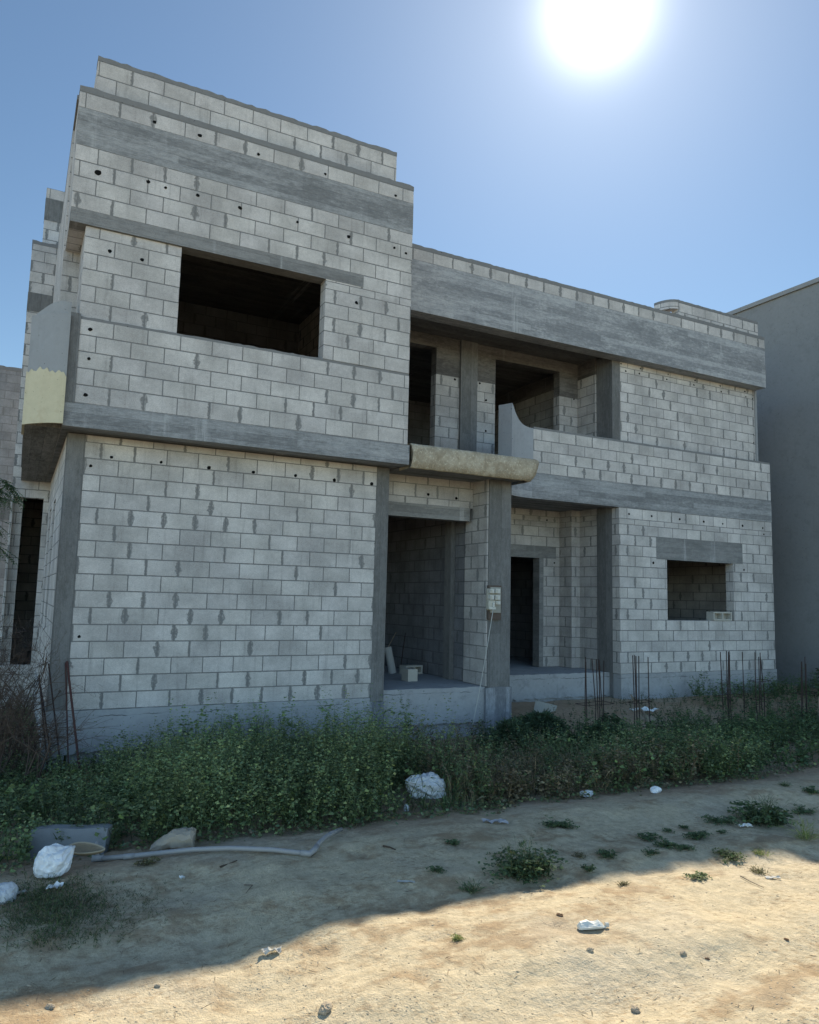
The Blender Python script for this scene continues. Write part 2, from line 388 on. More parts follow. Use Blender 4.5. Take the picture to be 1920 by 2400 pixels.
ORIG = {}
def tag(o, label=None, cat=None, group=None, kind=None):
    if label: o['label'] = label
    if cat: o['category'] = cat
    if group: o['group'] = group
    if kind: o['kind'] = kind
    return o
def empty(name, loc, label, cat, group=None):
    o = bpy.data.objects.new(name, None); COL.objects.link(o); o.location = loc; o.empty_display_size = .2
    ORIG[o.name] = tuple(loc)
    return tag(o, label, cat, group)

# ------------------------------------------------------------------ ground
def sm(a, b, t):
    t = np.clip((t - a) / (b - a), 0, 1); return t * t * (3 - 2 * t)
_perm = np.random.default_rng(3).random((256, 256))
def vnoise(x, y):
    xi = np.floor(x).astype(int); yi = np.floor(y).astype(int); fx = x - xi; fy = y - yi
    fx = fx * fx * (3 - 2 * fx); fy = fy * fy * (3 - 2 * fy)
    g_ = lambda a, b: _perm[a % 256, b % 256]
    return (g_(xi, yi) * (1-fx) + g_(xi+1, yi) * fx) * (1-fy) + (g_(xi, yi+1) * (1-fx) + g_(xi+1, yi+1) * fx) * fy - .5
def ground(x, y):
    x = np.asarray(x, float); y = np.asarray(y, float)
    z = -.31 + 0 * x
    z = z - .17 * sm(-5.2, -3.7, y) - .19 * sm(-3.4, -1.2, y)
    z = z - .075 * sm(1.1, .35, x) * sm(-4.6, -5.3, y)
    z = z - .06 * sm(2.6, 5.2, x) * sm(-5.0, -5.7, y)
    z = z + .28 * sm(6.3, 7.4, x) * sm(-1.6, .5, y)
    z = z + .09 * vnoise(x * .45 + 3, y * .45) * sm(-4.0, -4.6, y) * .5 + .05 * vnoise(x * 1.1, y * 1.3 + 9) * .6
    z = z + .022 * vnoise(x * 3.1 + 5, y * 3.4) + .012 * vnoise(x * 8 + 1, y * 8.6) + .008 * vnoise(x * 17, y * 19 + 4)
    # shallow rut along the track
    rut = y - (-7.35 - .10 * x)
    wob = 1 + .5 * vnoise(x * 1.4, y * 0 + 2.0)
    z = z - .035 * wob * np.exp(-(rut / .20) ** 2) + .02 * np.exp(-((rut - .42) / .2) ** 2)
    z = z - .024 * wob * np.exp(-((rut - 1.35) / .18) ** 2) + .014 * np.exp(-((rut - 1.7) / .16) ** 2)
    fp = vnoise(x * 4.3 + 31, y * 5.1 + 7); z = z - .012 * sm(.20, .42, fp)
    return z
def gz(x, y): return float(ground(np.array([x]), np.array([y]))[0])

def axis_vals(lo, hi, step, flo, fhi, fstep):
    a = np.arange(flo, fhi + 1e-6, fstep)
    l = np.arange(flo - step, lo - step, -step)[::-1]; h = np.arange(fhi + step, hi + step, step)
    far = np.array([30., 60., 120., 250., 500.])
    return np.concatenate([l[0] - far[::-1], l, a, h, h[-1] + far])
gx = axis_vals(-10, 24, .3, -1.4, 8.6, .035); gy = axis_vals(-16, 12, .3, -8.4, -3.6, .035)
XX, YY = np.meshgrid(gx, gy); ZZ = ground(XX, YY)
far = np.maximum(np.abs(XX - 5) - 22, np.abs(YY) - 18); ZZ = np.where(far > 0, -.4, ZZ)
nx, ny = len(gx), len(gy)
me = bpy.data.meshes.new('ground')
idx = np.arange(nx * ny).reshape(ny, nx)
fa = np.stack([idx[:-1, :-1], idx[:-1, 1:], idx[1:, 1:], idx[1:, :-1]], -1).reshape(-1, 4)
me.from_pydata(np.stack([XX, YY, ZZ], -1).reshape(-1, 3).tolist(), [], fa.tolist())
me.polygons.foreach_set('use_smooth', [True] * len(me.polygons)); me.materials.append(M_SAND)
gob = bpy.data.objects.new('ground', me); COL.objects.link(gob); gob['kind'] = 'structure'

# ------------------------------------------------------------------ camera
CAM_R = Vector((0, 0, 0))
f_, pit, yaw, roll = 1770.78, .11304, .47784, .02392
cp, sp_ = math.cos(pit), math.sin(pit)
w_ = Vector((cp * math.sin(yaw), cp * math.cos(yaw), sp_)); r_ = Vector((math.cos(yaw), -math.sin(yaw), 0)); u_ = r_.cross(w_)
rr_ = math.cos(roll) * r_ + math.sin(roll) * u_; uu_ = -math.sin(roll) * r_ + math.cos(roll) * u_
cam = bpy.data.cameras.new('camera'); co = bpy.data.objects.new('camera', cam); COL.objects.link(co)
co.matrix_world = Matrix(((rr_.x, uu_.x, -w_.x, -.6755), (rr_.y, uu_.y, -w_.y, -10.334), (rr_.z, uu_.z, -w_.z, 1.4768), (0, 0, 0, 1)))
cam.sensor_fit = 'VERTICAL'; cam.sensor_height = 36; cam.lens = 36 * f_ / 2400; cam.clip_end = 2000; cam.clip_start = .05
S.camera = co
CP = Vector((-.6755, -10.334, 1.4768))
def ray(a, b): return rr_ * ((a - 960) / f_) - uu_ * ((b - 1200) / f_) + w_
def on_ground(a, b):
    """where the sight line through photo pixel (a,b) meets the ground: used to find real positions"""
    d = ray(a, b); t = (-.4 - CP.z) / d.z
    for _ in range(8):
        p = CP + d * t; t = (gz(p.x, p.y) - CP.z) / d.z
    p = CP + d * t; return p
def on_y(y, a, b):
    d = ray(a, b); return CP + d * ((y - CP.y) / d.y)

# ------------------------------------------------------------------ light, sky
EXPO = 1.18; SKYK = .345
SUN = Vector((.513, .577, .636)).normalized()
el = math.asin(SUN.z); az = math.atan2(SUN.x, SUN.y)
W = bpy.data.worlds.new('World'); S.world = W; W.use_nodes = True
g = G(W.node_tree); bg = W.node_tree.nodes['Background']
sky = g.n('ShaderNodeTexSky', sky_type='NISHITA'); sky.sun_disc = False
sky.sun_elevation = el; sky.sun_rotation = az; sky.altitude = 100; sky.air_density = 1.0; sky.dust_density = .0; sky.ozone_density = 2.6
tc = g.n('ShaderNodeTexCoord')
nrm = g.n('ShaderNodeVectorMath', operation='NORMALIZE'); g.link(tc.outputs['Generated'], nrm.inputs[0])
dt = g.n('ShaderNodeVectorMath', operation='DOT_PRODUCT'); g.link(nrm.outputs[0], dt.inputs[0]); dt.inputs[1].default_value = SUN
th = g.m('DEGREES', g.m('ARCCOSINE', g.m('MINIMUM', dt.outputs['Value'], .999999)))
core = g.m('MULTIPLY', g.m('EXPONENT', g.m('MULTIPLY', g.m('POWER', g.m('DIVIDE', th, 2.7), 2.0), -1.0)), 4.5)
halo = g.m('MULTIPLY', g.m('EXPONENT', g.m('DIVIDE', th, -9.5)), 1.9)
gc = g.scale(g.mix(0.0, (1.0, .99, .96), (1, 1, 1)), g.m('ADD', core, halo))
# sun-side sky dimmed, far side left bright as added fill for the facade
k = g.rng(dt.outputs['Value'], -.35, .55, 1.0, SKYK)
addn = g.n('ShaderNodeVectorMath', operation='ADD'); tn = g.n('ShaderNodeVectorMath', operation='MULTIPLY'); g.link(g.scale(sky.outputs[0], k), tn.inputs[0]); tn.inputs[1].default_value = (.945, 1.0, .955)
g.link(tn.outputs[0], addn.inputs[0]); g.link(gc, addn.inputs[1])
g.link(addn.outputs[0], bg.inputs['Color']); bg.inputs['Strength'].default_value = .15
sl = bpy.data.lights.new('sun', 'SUN'); sl.energy = 3.4; sl.angle = R(.53); sl.color = (1, .91, .75)
so = bpy.data.objects.new('sun', sl); COL.objects.link(so); so.rotation_mode = 'QUATERNION'; so.rotation_quaternion = SUN.to_track_quat('Z', 'Y'); so.location = (8, 9, 20)
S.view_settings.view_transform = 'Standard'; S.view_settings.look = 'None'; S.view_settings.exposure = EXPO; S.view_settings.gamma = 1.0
S.cycles.max_bounces = 8; S.cycles.diffuse_bounces = 5

# ------------------------------------------------------------------ the unfinished house
H = empty('block_house', (4, 4, -.5), 'unfinished two-storey grey concrete block house with empty window holes and rough concrete beams', 'house')
def steps(z0, n, d=BH): return [z0 + d * k for k in range(n + 1)]

# ground floor, left front room
m = MB(); m.wall('x', 0, 4.1, 0, 3.45, 0, .2, rows=steps(0, 16) + [3.45], du=0)
m.dots([(.32, 3.19), (.94, 3.19), (1.57, 3.18), (2.19, 3.18), (2.81, 3.19), (3.41, 3.18), (4.02, 3.18), (.08, 3.05), (.09, .9)], 0)
m.build('front_wall', [MB_A, M_HOLE], H)
m = MB(); m.wall('y', .2, 5.2, 0, 3.47, -.21, .2, holes=[(2.2, 2.9, .9, 2.85), (3.7, 4.4, .9, 2.85)], rows=steps(0, 16) + [3.47])
m.build('side_wall', MB_A, H)
m = MB(); m.box(-.213, 0, -.004, .21, 0, 3.45); c = m.build('column', MC_COL, H)
m = MB(); m.rough_box(-.225, .012, -.016, .2, -.95, 0, .006); m.build('column_base', MP_SMOOTH, c)
m = MB(); m.box(4.1, 4.31, -.006, .3, -.06, 3.45); c = m.build('column', MC_COL, H)
m = MB(); m.rough_box(4.09, 4.322, -.02, .3, -.95, -.06, .008); m.build('column_base', MC_FOOT, c)
m = MB(); m.box(6.150, 6.58, -.006, .3, .08, 3.44); c = m.build('column', MC_COL, H)
m = MB(); m.rough_box(6.115, 6.61, -.022, .32, -1.0, .08, .008); m.build('column_base', MC_FOOT, c)
m = MB(); m.rough_box(0.012, 4.09, -.012, .3, -.52, -.001, .004, low=.018); m.box(.05, 4.05, .06, .28, -1.0, -.50); m.build('plinth', MP_PLINTH, H)
m = MB(); m.rough_box(-.222, .0, .2, 5.2, -.55, -.001, .006, along='y', low=.02); m.box(-.19, 0, .22, 5.2, -1.0, -.53); m.build('plinth', MP_PLINTH, H)
m = MB(); m.rough_box(4.322, 6.13, .035, .5, -.44, .095, .006, low=.02); m.box(4.33, 6.12, .1, .48, -1.1, -.42); m.build('threshold', MP_PLINTHB, H)
m = MB(); m.box(0, 6.7, .5, 9.0, -.3, .09); m.build('floor', MP_FLOOR, H)
# garage-like doorway between the two columns
m = MB(); m.box(4.311, 6.06, .45, .66, 2.78, 3.0); m.build('lintel', MC_LINT, H)
m = MB(); m.wall('x', 4.311, 6.12, 3.0, 3.46, .455, .2, rows=[3.0, 3.11, 3.33, 3.46], du=.1)
m.dots([(5.25, 3.17), (5.79, 3.15)], .455); m.build('block_wall', [MB_IN, M_HOLE], H)
m = MB(); m.wall('y', .02, .70, .095, 3.46, 6.125, .2, rows=steps(.095, 16) + [3.5], du=.12); m.build('block_wall', MB_IN, H)
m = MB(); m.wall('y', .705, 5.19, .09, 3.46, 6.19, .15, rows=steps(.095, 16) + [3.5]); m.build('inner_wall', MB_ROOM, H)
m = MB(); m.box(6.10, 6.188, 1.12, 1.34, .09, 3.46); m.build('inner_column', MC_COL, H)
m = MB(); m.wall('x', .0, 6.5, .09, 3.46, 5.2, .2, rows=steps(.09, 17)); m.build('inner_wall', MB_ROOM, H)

# first floor slab: front edge beam, soffits, rounded corner balcony
m = MB(); m.box(-.30, 4.41, -.464, -.24, 3.445, 3.742); m.build('edge_beam', MC_BAND, H)
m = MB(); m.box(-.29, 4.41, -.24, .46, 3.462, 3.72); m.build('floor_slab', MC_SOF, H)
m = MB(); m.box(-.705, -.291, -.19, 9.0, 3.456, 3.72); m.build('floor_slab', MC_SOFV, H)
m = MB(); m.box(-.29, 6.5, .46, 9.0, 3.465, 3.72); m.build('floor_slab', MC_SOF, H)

def arc_pts(off=0.0, n=14):
    """plan of the rounded balcony corner, from the front beam round to the side"""
    out = []
    for i in range(n + 1):
        t = i / n
        out.append((-.30 - (.42 + off) * t, -.52 - off + .34 * t ** 1.8 + off * t))
    return out
def curved(mb, pts, z0, z1, th, ztop=None, uoff=0.0, mi=0):
    """curved upright panel of thickness th behind a plan polyline; ztop(s) may vary the top edge"""
    P = [Vector((x, y, 0)) for x, y in pts]; n = len(P)
    seg = [(P[i+1] - P[i]).normalized() for i in range(n - 1)]
    nor = []
    for i in range(n):
        d = (seg[max(i-1, 0)] + seg[min(i, n-2)]).normalized(); nor.append(Vector((d.y, -d.x, 0)) * th)
    S_ = [0.0]
    for i in range(n - 1): S_.append(S_[-1] + (P[i+1] - P[i]).length)
    Zt = [z1 if ztop is None else float(ztop(s)) for s in S_]
    A = lambda i, z, inner=False: tuple(((P[i] + nor[i]) if inner else P[i]) + Vector((0, 0, z)))
    for i in range(n - 1):
        j = i + 1
        mb.quad([A(j, z0), A(i, z0), A(i, Zt[i]), A(j, Zt[j])], [(uoff-S_[j], z0), (uoff-S_[i], z0), (uoff-S_[i], Zt[i]), (uoff-S_[j], Zt[j])], mi)
        mb.quad([A(i, z0, 1), A(j, z0, 1), A(j, Zt[j], 1), A(i, Zt[i], 1)], None, mi)
        mb.quad([A(i, Zt[i]), A(i, Zt[i], 1), A(j, Zt[j], 1), A(j, Zt[j])], None, mi)
        mb.quad([A(i, z0), A(j, z0), A(j, z0, 1), A(i, z0, 1)], None, mi)
    mb.quad([A(0, z0), A(0, z0, 1), A(0, Zt[0], 1), A(0, Zt[0])], None, mi)
    k = n - 1
    mb.quad([A(k, z0, 1), A(k, z0), A(k, Zt[k]), A(k, Zt[k], 1)], [(P[k].y, z0), (P[k].y - th, z0), (P[k].y - th, Zt[k]), (P[k].y, Zt[k])], mi)
MP_CURVE = mat_plaster('curved_cement', (.30, .30, .295), .35, scale=3.0, stain=(.20, .20, .20))
MP_CREAM = mat_plaster('cream_render', (.56, .49, .33), .5, scale=3.0, stain=(.40, .31, .19))
ap = arc_pts() + [(-.722, y) for y in (-.05, .4, 1.2, 2.4, 3.8, 5.2)]
m = MB(); curved(m, ap, 3.70, 4.82, .12); pc = m.build('corner_parapet', MP_CURVE, H)
ap2 = arc_pts(.014, 70)
def rag(s): return 4.12 - .12 * sm(.16, .0, s) + .10 * mnoise.noise(Vector((s * 8, 1.3, 0))) + .045 * mnoise.noise(Vector((s * 23, 4.3, 0)))
m = MB(); curved(m, [(x, y) for x, y in ap2] + [(-.735, -.08), (-.737, .5)], 3.452, 4.1, .03, ztop=rag); m.build('cream_coat', MP_CREAM, pc)
ap3 = arc_pts(-.05, 12)
def slope(s): return 4.985 - .13 * sm(.1, .55, s)
m = MB(); curved(m, ap3 + [(-.67, -.05), (-.67, .47)], 4.82, 4.9, .14, ztop=slope); m.build('coping', MP_CURVE, pc)
m = MB(); m.box(-.305, -.185, -.470, -.24, 3.743, 4.86); m.build('column', MC_COL, H)

# tower: upper left storey
rl = [3.742] + [3.762 + BH * k for k in range(1, 6)]
m = MB(); m.wall('x', -.185, 4.375, 3.742, 4.795, -.46, .2, rows=rl, du=.2)
m.dots([(-.07, 4.68), (-.06, 4.31), (-.07, 3.85)], -.46); m.build('front_wall', [MB_A2, M_HOLE], H)
m = MB(); m.rough_box(-.185, 4.372, -.455, -.26, 4.795, 4.832, .006); m.build('mortar_bed', MP_CAP, H)
r2 = [4.83, 5.04, 5.25, 5.46, 5.67, 5.88, 6.017]
m = MB(); m.wall('x', -.205, .968, 4.832, 6.017, -.425, .2, rows=r2, du=.25)
m.dots([(.09, 5.75), (.48, 5.73)], -.425); m.build('front_wall', [MB_A2, M_HOLE], H)
r3 = [4.83, 5.04, 5.25, 5.46, 5.67, 5.88, 5.99, 6.20, 6.41, 6.62, 6.83, 7.04]
m = MB(); m.wall('x', 2.991, 4.375, 4.832, 6.017, -.46, .2, rows=r3, du=.13); m.dots([(3.48, 5.76)], -.46)
m.wall('x', 3.58, 4.375, 6.017, 6.20, -.46, .2, rows=r3, du=.13)
m.wall('x', -.39, 4.375, 6.20, 7.04, -.46, .2, rows=r3, du=.13)
m.dots([(-.12, 6.73)], -.46, r=.037)
m.dots([(.49, 6.78), (.71, 6.76), (1.13, 6.77), (1.7, 6.75), (2.53, 6.76), (3.32, 6.74), (4.07, 6.75), (4.27, 6.71)], -.46)
m.build('front_wall', [MB_A2, M_HOLE], H)
m = MB(); m.box(-.393, 3.58, -.464, -.235, 6.017, 6.20); m.build('lintel', MC_LINT, H)
m = MB(); m.box(-.393, 4.378, -.463, -.24, 7.04, 7.535); m.build('ring_beam', MC_BAND, H)
m = MB(); m.wall('x', -.392, 4.377, 7.535, 7.75, -.46, .2, rows=[7.535, 7.75], du=.31)
m.dots([(.52, 7.62), (1.11, 7.62), (1.92, 7.6), (2.92, 7.6), (4.07, 7.59)], -.46)
m.build('parapet', [MB_A2, M_HOLE], H)
m = MB(); m.rough_box(-.395, 4.38, -.463, -.25, 7.75, 7.825, .010); m.build('mortar_cap', MP_CAP, H)
# left flank of the tower and the corner niche
m = MB(); m.wall('y', -.26, .49, 6.20, 7.75, -.391, .2, rows=r3[7:] + [7.25, 7.46, 7.75]); m.box(-.393, -.2, -.235, .49, 6.017, 6.199)
m.wall('y', .49, 5.2, 4.72, 7.75, -.412, .2, rows=steps(4.62, 14) + [7.75]); m.build('side_wall', MB_A2, H)
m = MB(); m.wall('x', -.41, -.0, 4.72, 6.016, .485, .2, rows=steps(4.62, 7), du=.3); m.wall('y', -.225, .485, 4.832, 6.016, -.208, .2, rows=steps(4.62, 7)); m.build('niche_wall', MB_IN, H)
m = MB(); m.rough_box(-.414, -.2, -.25, 5.2, 7.75, 7.82, .01, along='y'); m.build('mortar_cap', MP_CAP, H)
m = MB(); m.wall('y', -.46 + .2, 6, 3.74, 7.75, 4.175, .2, rows=steps(3.74, 20)); m.build('side_wall', MB_A2, H)
m = MB(); m.wall('x', -.2, 4.165, 7.72, 8.365, -.26, .2, rows=[7.72, 7.945, 8.155, 8.365], du=.17)
m.wall('y', -.06, 5.2, 7.72, 8.365, -.2, .2, rows=[7.72, 7.945, 8.155, 8.365]); m.wall('y', -.06, 5.2, 7.72, 8.365, 3.965, .2, rows=[7.72, 7.945, 8.155, 8.365]); m.build('parapet', MB_A2, H)
m = MB(); m.rough_box(-.203, 4.168, -.263, -.05, 8.365, 8.43, .012); m.build('mortar_cap', MP_CAP, H)
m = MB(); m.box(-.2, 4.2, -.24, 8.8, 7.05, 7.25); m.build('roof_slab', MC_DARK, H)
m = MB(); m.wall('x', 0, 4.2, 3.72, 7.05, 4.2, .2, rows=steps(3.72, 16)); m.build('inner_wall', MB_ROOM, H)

# canopy slab over the doorway, rough cream edge rounded off at its right end
MP_ROUGH = None
mm, gg, bb = new_mat('rough_cream', .95, .1)
tcc = gg.n('ShaderNodeTexCoord'); pp = tcc.outputs['Object']
n1 = gg.noise(pp, 7.0, 5, .65); n2 = gg.noise(pp, 34.0, 4, .7)
cc = gg.mix(gg.rng(n1, .38, .64), (.33, .275, .195), (.46, .40, .30)); cc = gg.mix(gg.rng(n2, .55, .70, 0, .8), cc, (.62, .555, .42))
gg.link(gg.scale(cc, gg.m('ADD', .7, gg.m('MULTIPLY', n2, .5))), bb.inputs['Base Color']); bump(gg, bb, gg.m('ADD', n1, gg.m('MULTIPLY', n2, .8)), .8, .025)
MP_ROUGH = mm
m = MB()
prof = [(.05, 3.405), (.006, 3.412), (-.004, 3.52), (-.012, 3.62), (-.008, 3.735), (.022, 3.775), (.10, 3.785)]
def xr(z):  # right end line of the edge, bulging outward towards the top
    t = min(1.0, max(0.0, (z - 3.405) / .38))
    return 6.66 + .22 * (t ** .45)
nxs = 70
grid = []
for (dy, z) in prof:
    row = []
    for i in range(nxs + 1):
        t = i / nxs; x0 = 4.43 + .03 * math.sin((z - 3.4) * 9); x = x0 + (xr(z) - x0) * t
        w = mnoise.noise(Vector((x * 6, z * 9, 1.5))) * .012 + mnoise.noise(Vector((x * 17, z * 21, 4.5))) * .007
        e = max(0.0, (t - .93) / .07); 
        row.append((x, -.478 + dy + .10 * e * e + w, z + w * .6))
    grid.append(row)
for a in range(len(prof) - 1):
    for i in range(nxs): m.quad([grid[a][i], grid[a][i+1], grid[a+1][i+1], grid[a+1][i]])
# right end and back of the edge strip
for a in range(len(prof) - 1):
    p, q = grid[a][-1], grid[a+1][-1]
    m.quad([p, (p[0] - .03, 1.15, p[2]), (q[0] - .03, 1.15, q[2]), q], None)
m.quad([grid[0][0]] + [(4.43, -.1, 3.405)] + [(4.43, -.1, 3.785)] + [grid[r][0] for r in range(len(prof) - 1, 0, -1)], None)
for i in range(nxs):
    a, b_ = grid[-1][i], grid[-1][i+1]; m.quad([a, b_, (b_[0], -.1, 3.78), (a[0], -.1, 3.78)], None)
m.build('canopy_edge', MP_ROUGH, H, smooth=True)
m = MB(); m.box(4.411, 6.62, -.37, 1.19, 3.448, 3.74); m.build('canopy_slab', MC_SOF, H)

# entrance porch on the right of the doorway
m = MB(); m.rough_box(6.6, 9.9, 1.3, 2.6, -.34, .11, .006, low=.02); m.box(6.6, 9.9, 1.35, 2.6, -1.0, -.33); m.build('porch_slab', MP_PLINTHB, H)
m = MB(); m.wall('x', 6.3, 9.70, .11, 3.44, 2.6, .2, holes=[(8.10, 9.15, .11, 2.38)], rows=steps(.11, 14) + [3.16, 3.27, 3.44], du=.1)
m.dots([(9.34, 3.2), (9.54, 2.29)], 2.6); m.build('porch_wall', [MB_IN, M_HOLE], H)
m = MB(); m.box(8.02, 9.58, 2.593, 2.70, 2.38, 2.63); m.build('lintel', MC_LINT, H)
m = MB(); m.box(9.142, 9.25, 2.592, 2.81, .112, 2.379); m.build('door_jamb', MC_LINT, H)
m = MB(); m.box(8.0, 8.108, 2.592, 2.81, .112, 2.379); m.build('door_jamb', MC_LINT, H)
m = MB(); m.wall('y', 1.65, 2.2, .11, 3.44, 9.90, .2, rows=steps(.11, 14) + [3.16, 3.27, 3.44], du=.2)
m.wall('y', 2.2, 2.6, .11, 3.44, 9.68, .4, rows=steps(.11, 14) + [3.16, 3.27, 3.44], du=.05); m.build('porch_wall', MB_IN, H)
m = MB(); m.box(9.885, 10.1, 1.201, 1.65, -.4, 3.44); m.build('column', MC_COL, H)
m = MB(); m.wall('y', .72, 2.6, .11, 3.44, 6.46, .2, rows=steps(.11, 17)); m.build('porch_wall', MB_IN, H)
m = MB(); m.box(6.62, 10.2, 1.15, 2.8, 3.40, 3.5); m.build('porch_ceiling', MC_SOF, H)
m = MB(); m.box(6.66, 14.3, 2.8, 9.0, 3.4, 3.6); m.build('floor_slab', MC_SOF, H)
m = MB(); m.box(6.66, 14.3, 2.6, 9.0, -.3, .1); m.build('floor', MP_FLOOR, H)
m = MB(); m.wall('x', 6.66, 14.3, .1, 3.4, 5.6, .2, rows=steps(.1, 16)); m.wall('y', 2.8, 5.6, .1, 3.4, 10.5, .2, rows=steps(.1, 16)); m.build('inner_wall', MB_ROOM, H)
m = MB(); m.box(12.9, 13.3, 3.2, 3.5, .1, 3.4); m.build('inner_column', MC_COL, H)
m = MB(); m.wall('y', 1.2, 5.6, .1, 3.4, 14.2, .2, rows=steps(.1, 16)); m.build('side_wall', MB_IN, H)

# right wing, ground floor
rb = steps(.1, 14) + [3.15, 3.37]
m = MB(); m.wall('x', 9.885, 14.43, .1, 3.37, 1.0, .2, holes=[(11.17, 13.14, 1.15, 2.38)], rows=rb, du=-9.897)
m.dots([(10.15, 3.25), (10.76, 3.25), (11.55, 3.24), (12.26, 3.24), (12.84, 3.23), (13.47, 3.23), (14.13, 3.22), (14.16, 3.08), (10.79, 2.3), (13.48, 2.26)], 1.0)
m.build('front_wall', [MB_B, M_HOLE], H)
m = MB(); m.box(10.88, 13.44, .994, 1.15, 2.38, 2.83); m.build('lintel', MC_LINT, H)
m = MB(); m.rough_box(9.90, 14.45, .99, 1.3, -.46, .099, .004, low=.015); m.box(9.95, 14.4, 1.05, 1.25, -1.0, -.44); m.build('plinth', MP_PLINTHB, H)
# edge beam and balcony parapet
m = MB(); m.box(7.75, 14.435, .992, 1.2, 3.372, 3.86); m.build('edge_beam', MC_BAND, H)
bp = [(7.75, .992), (7.62, .985), (7.5, .968), (7.4, .94), (7.3, .905), (7.2, .862)]
m = MB(); curved(m, bp, 3.372, 3.86, .24); m.build('edge_beam', MC_ROOF, H)
m = MB(); m.wall('x', 7.78, 14.432, 3.861, 4.70, 1.0, .2, rows=steps(3.86, 4), du=-7.78); m.build('balcony_parapet', MB_B, H)
bp2 = [(7.78 - .58 * t, 1.0 - .13 * t ** 1.8) for t in [i / 14 for i in range(15)]]
def sweep(s):
    t = min(1.0, s / .58); return 4.702 + .36 * t ** 3.2 + .02 * t
m = MB(); curved(m, bp2, 3.861, 4.7, .30, ztop=sweep); m.build('parapet_end', mat_plaster('fin_cement', (.32, .325, .33), .35, scale=3.5, stain=(.2, .2, .2)), H)
m = MB(); m.rough_box(7.79, 14.432, 1.003, 1.2, 4.70, 4.735, .005); m.build('mortar_cap', MP_CAP, H)
m = MB(); m.box(4.41, 14.3, 1.21, 2.8, 3.51, 3.84); m.build('balcony_slab', MC_SOF, H)

# balcony back wall, openings, columns, ceiling
for xa, xb, dd in ((4.38, 4.9, []), (6.41, 7.81, [(6.84, 5.84), (7.43, 5.85), (7.59, 5.52), (7.59, 4.88)]), (9.47, 9.97, [(9.87, 5.87)])):
    m = MB(); m.wall('x', xa, xb, 3.84, 5.89, 2.35, .2, rows=steps(3.79, 10), du=.24); m.dots(dd, 2.35); m.build('balcony_wall', [MB_IN, M_HOLE], H)
m = MB(); m.wall('x', 4.38, 9.97, 5.891, 6.80, 2.342, .2, holes=[(4.9, 6.41, 5.8, 6.42), (7.81, 9.47, 5.8, 6.42)]); m.build('beam', MC_DARK, H)
m = MB(); m.box(6.95, 7.34, 2.29, 2.5, 3.84, 6.8); m.build('column', MC_COL, H)
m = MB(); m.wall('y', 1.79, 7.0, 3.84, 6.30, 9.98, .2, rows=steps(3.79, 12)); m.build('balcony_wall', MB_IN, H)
m = MB(); m.box(9.976, 10.18, 1.79, 7.0, 6.301, 6.8); m.build('beam', MC_DARK, H)
m = MB(); m.box(10.01, 10.225, 1.305, 1.785, 3.84, 6.62); m.build('column', MC_COL, H)
ru = [4.735, 4.80, 5.01, 5.22, 5.43, 5.64, 5.85, 6.06, 6.27, 6.38, 6.59, 6.7]
m = MB(); m.wall('x', 10.225, 14.28, 4.735, 6.65, 1.3, .2, rows=ru, du=.02)
m.dots([(10.25, 6.45), (10.79, 6.43), (10.38, 6.31), (10.76, 6.32), (11.6, 6.44), (11.56, 6.32), (12.42, 6.43), (12.38, 6.32), (13.22, 6.43), (13.25, 6.3), (14.04, 6.42), (14.07, 6.3)], 1.3, r=.022)
m.build('front_wall', [MB_B, M_HOLE], H)
m = MB(); m.wall('x', 14.28, 14.40, 4.735, 6.65, 1.34, .15, rows=ru, du=.2)
m.dots([(14.34, 6.3), (14.34, 6.05), (14.34, 5.45), (14.34, 5.25), (14.34, 4.85)], 1.34, r=.022); m.build('front_wall', [MB_IN, M_HOLE], H)
m = MB(); m.box(14.40, 14.47, 1.32, 1.52, 4.735, 6.7); m.build('column', MP_SMOOTH, H)
m = MB(); m.wall('y', 1.5, 8.8, 3.6, 6.7, 14.22, .2, rows=steps(3.6, 16)); m.build('side_wall', MB_IN, H)
m = MB(); m.wall('x', 4.4, 14.2, 3.84, 6.8, 7.0, .2, rows=steps(3.84, 14)); m.build('inner_wall', MB_ROOM, H)
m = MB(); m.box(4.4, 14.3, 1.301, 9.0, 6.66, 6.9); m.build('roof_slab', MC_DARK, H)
# roof band
m = MB(); m.box(4.379, 14.38, .996, 1.30, 6.485, 7.415); m.build('roof_beam', MC_ROOF, H)
m = MB(); m.wall('x', 4.379, 14.378, 7.415, 7.625, 1.0, .2, rows=[7.415, 7.625], du=-5.15 + .0); m.build('parapet', MB_B, H)
m = MB(); m.rough_box(4.379, 14.38, .997, 1.2, 7.625, 7.695, .008); m.build('mortar_cap', MP_CAP, H)
# short upper parapet with a rounded return at its left end
m = MB(); m.wall('x', 11.84, 14.42, 7.62, 8.08, 1.2, .2, rows=[7.62, 7.66, 7.87, 8.08], du=.05)
nar = 12; ARX, ARY = .30, .42
pr = [(11.84 - ARX * math.sin(math.pi / 2 * i / nar), 1.2 + ARY * (1 - math.cos(math.pi / 2 * i / nar))) for i in range(nar + 1)]
curved(m, pr, 7.93, 8.08, .2); pin = [(x + .02, y + .26) for x, y in pr[1:]]; curved(m, pin, 7.6, 7.94, .12); m.build('parapet', MB_B, H)
m = MB(); m.rough_box(11.83, 14.425, 1.197, 1.4, 8.08, 8.14, .008); curved(m, pr, 8.08, 8.14, .2); m.build('mortar_cap', MP_CAP, H)

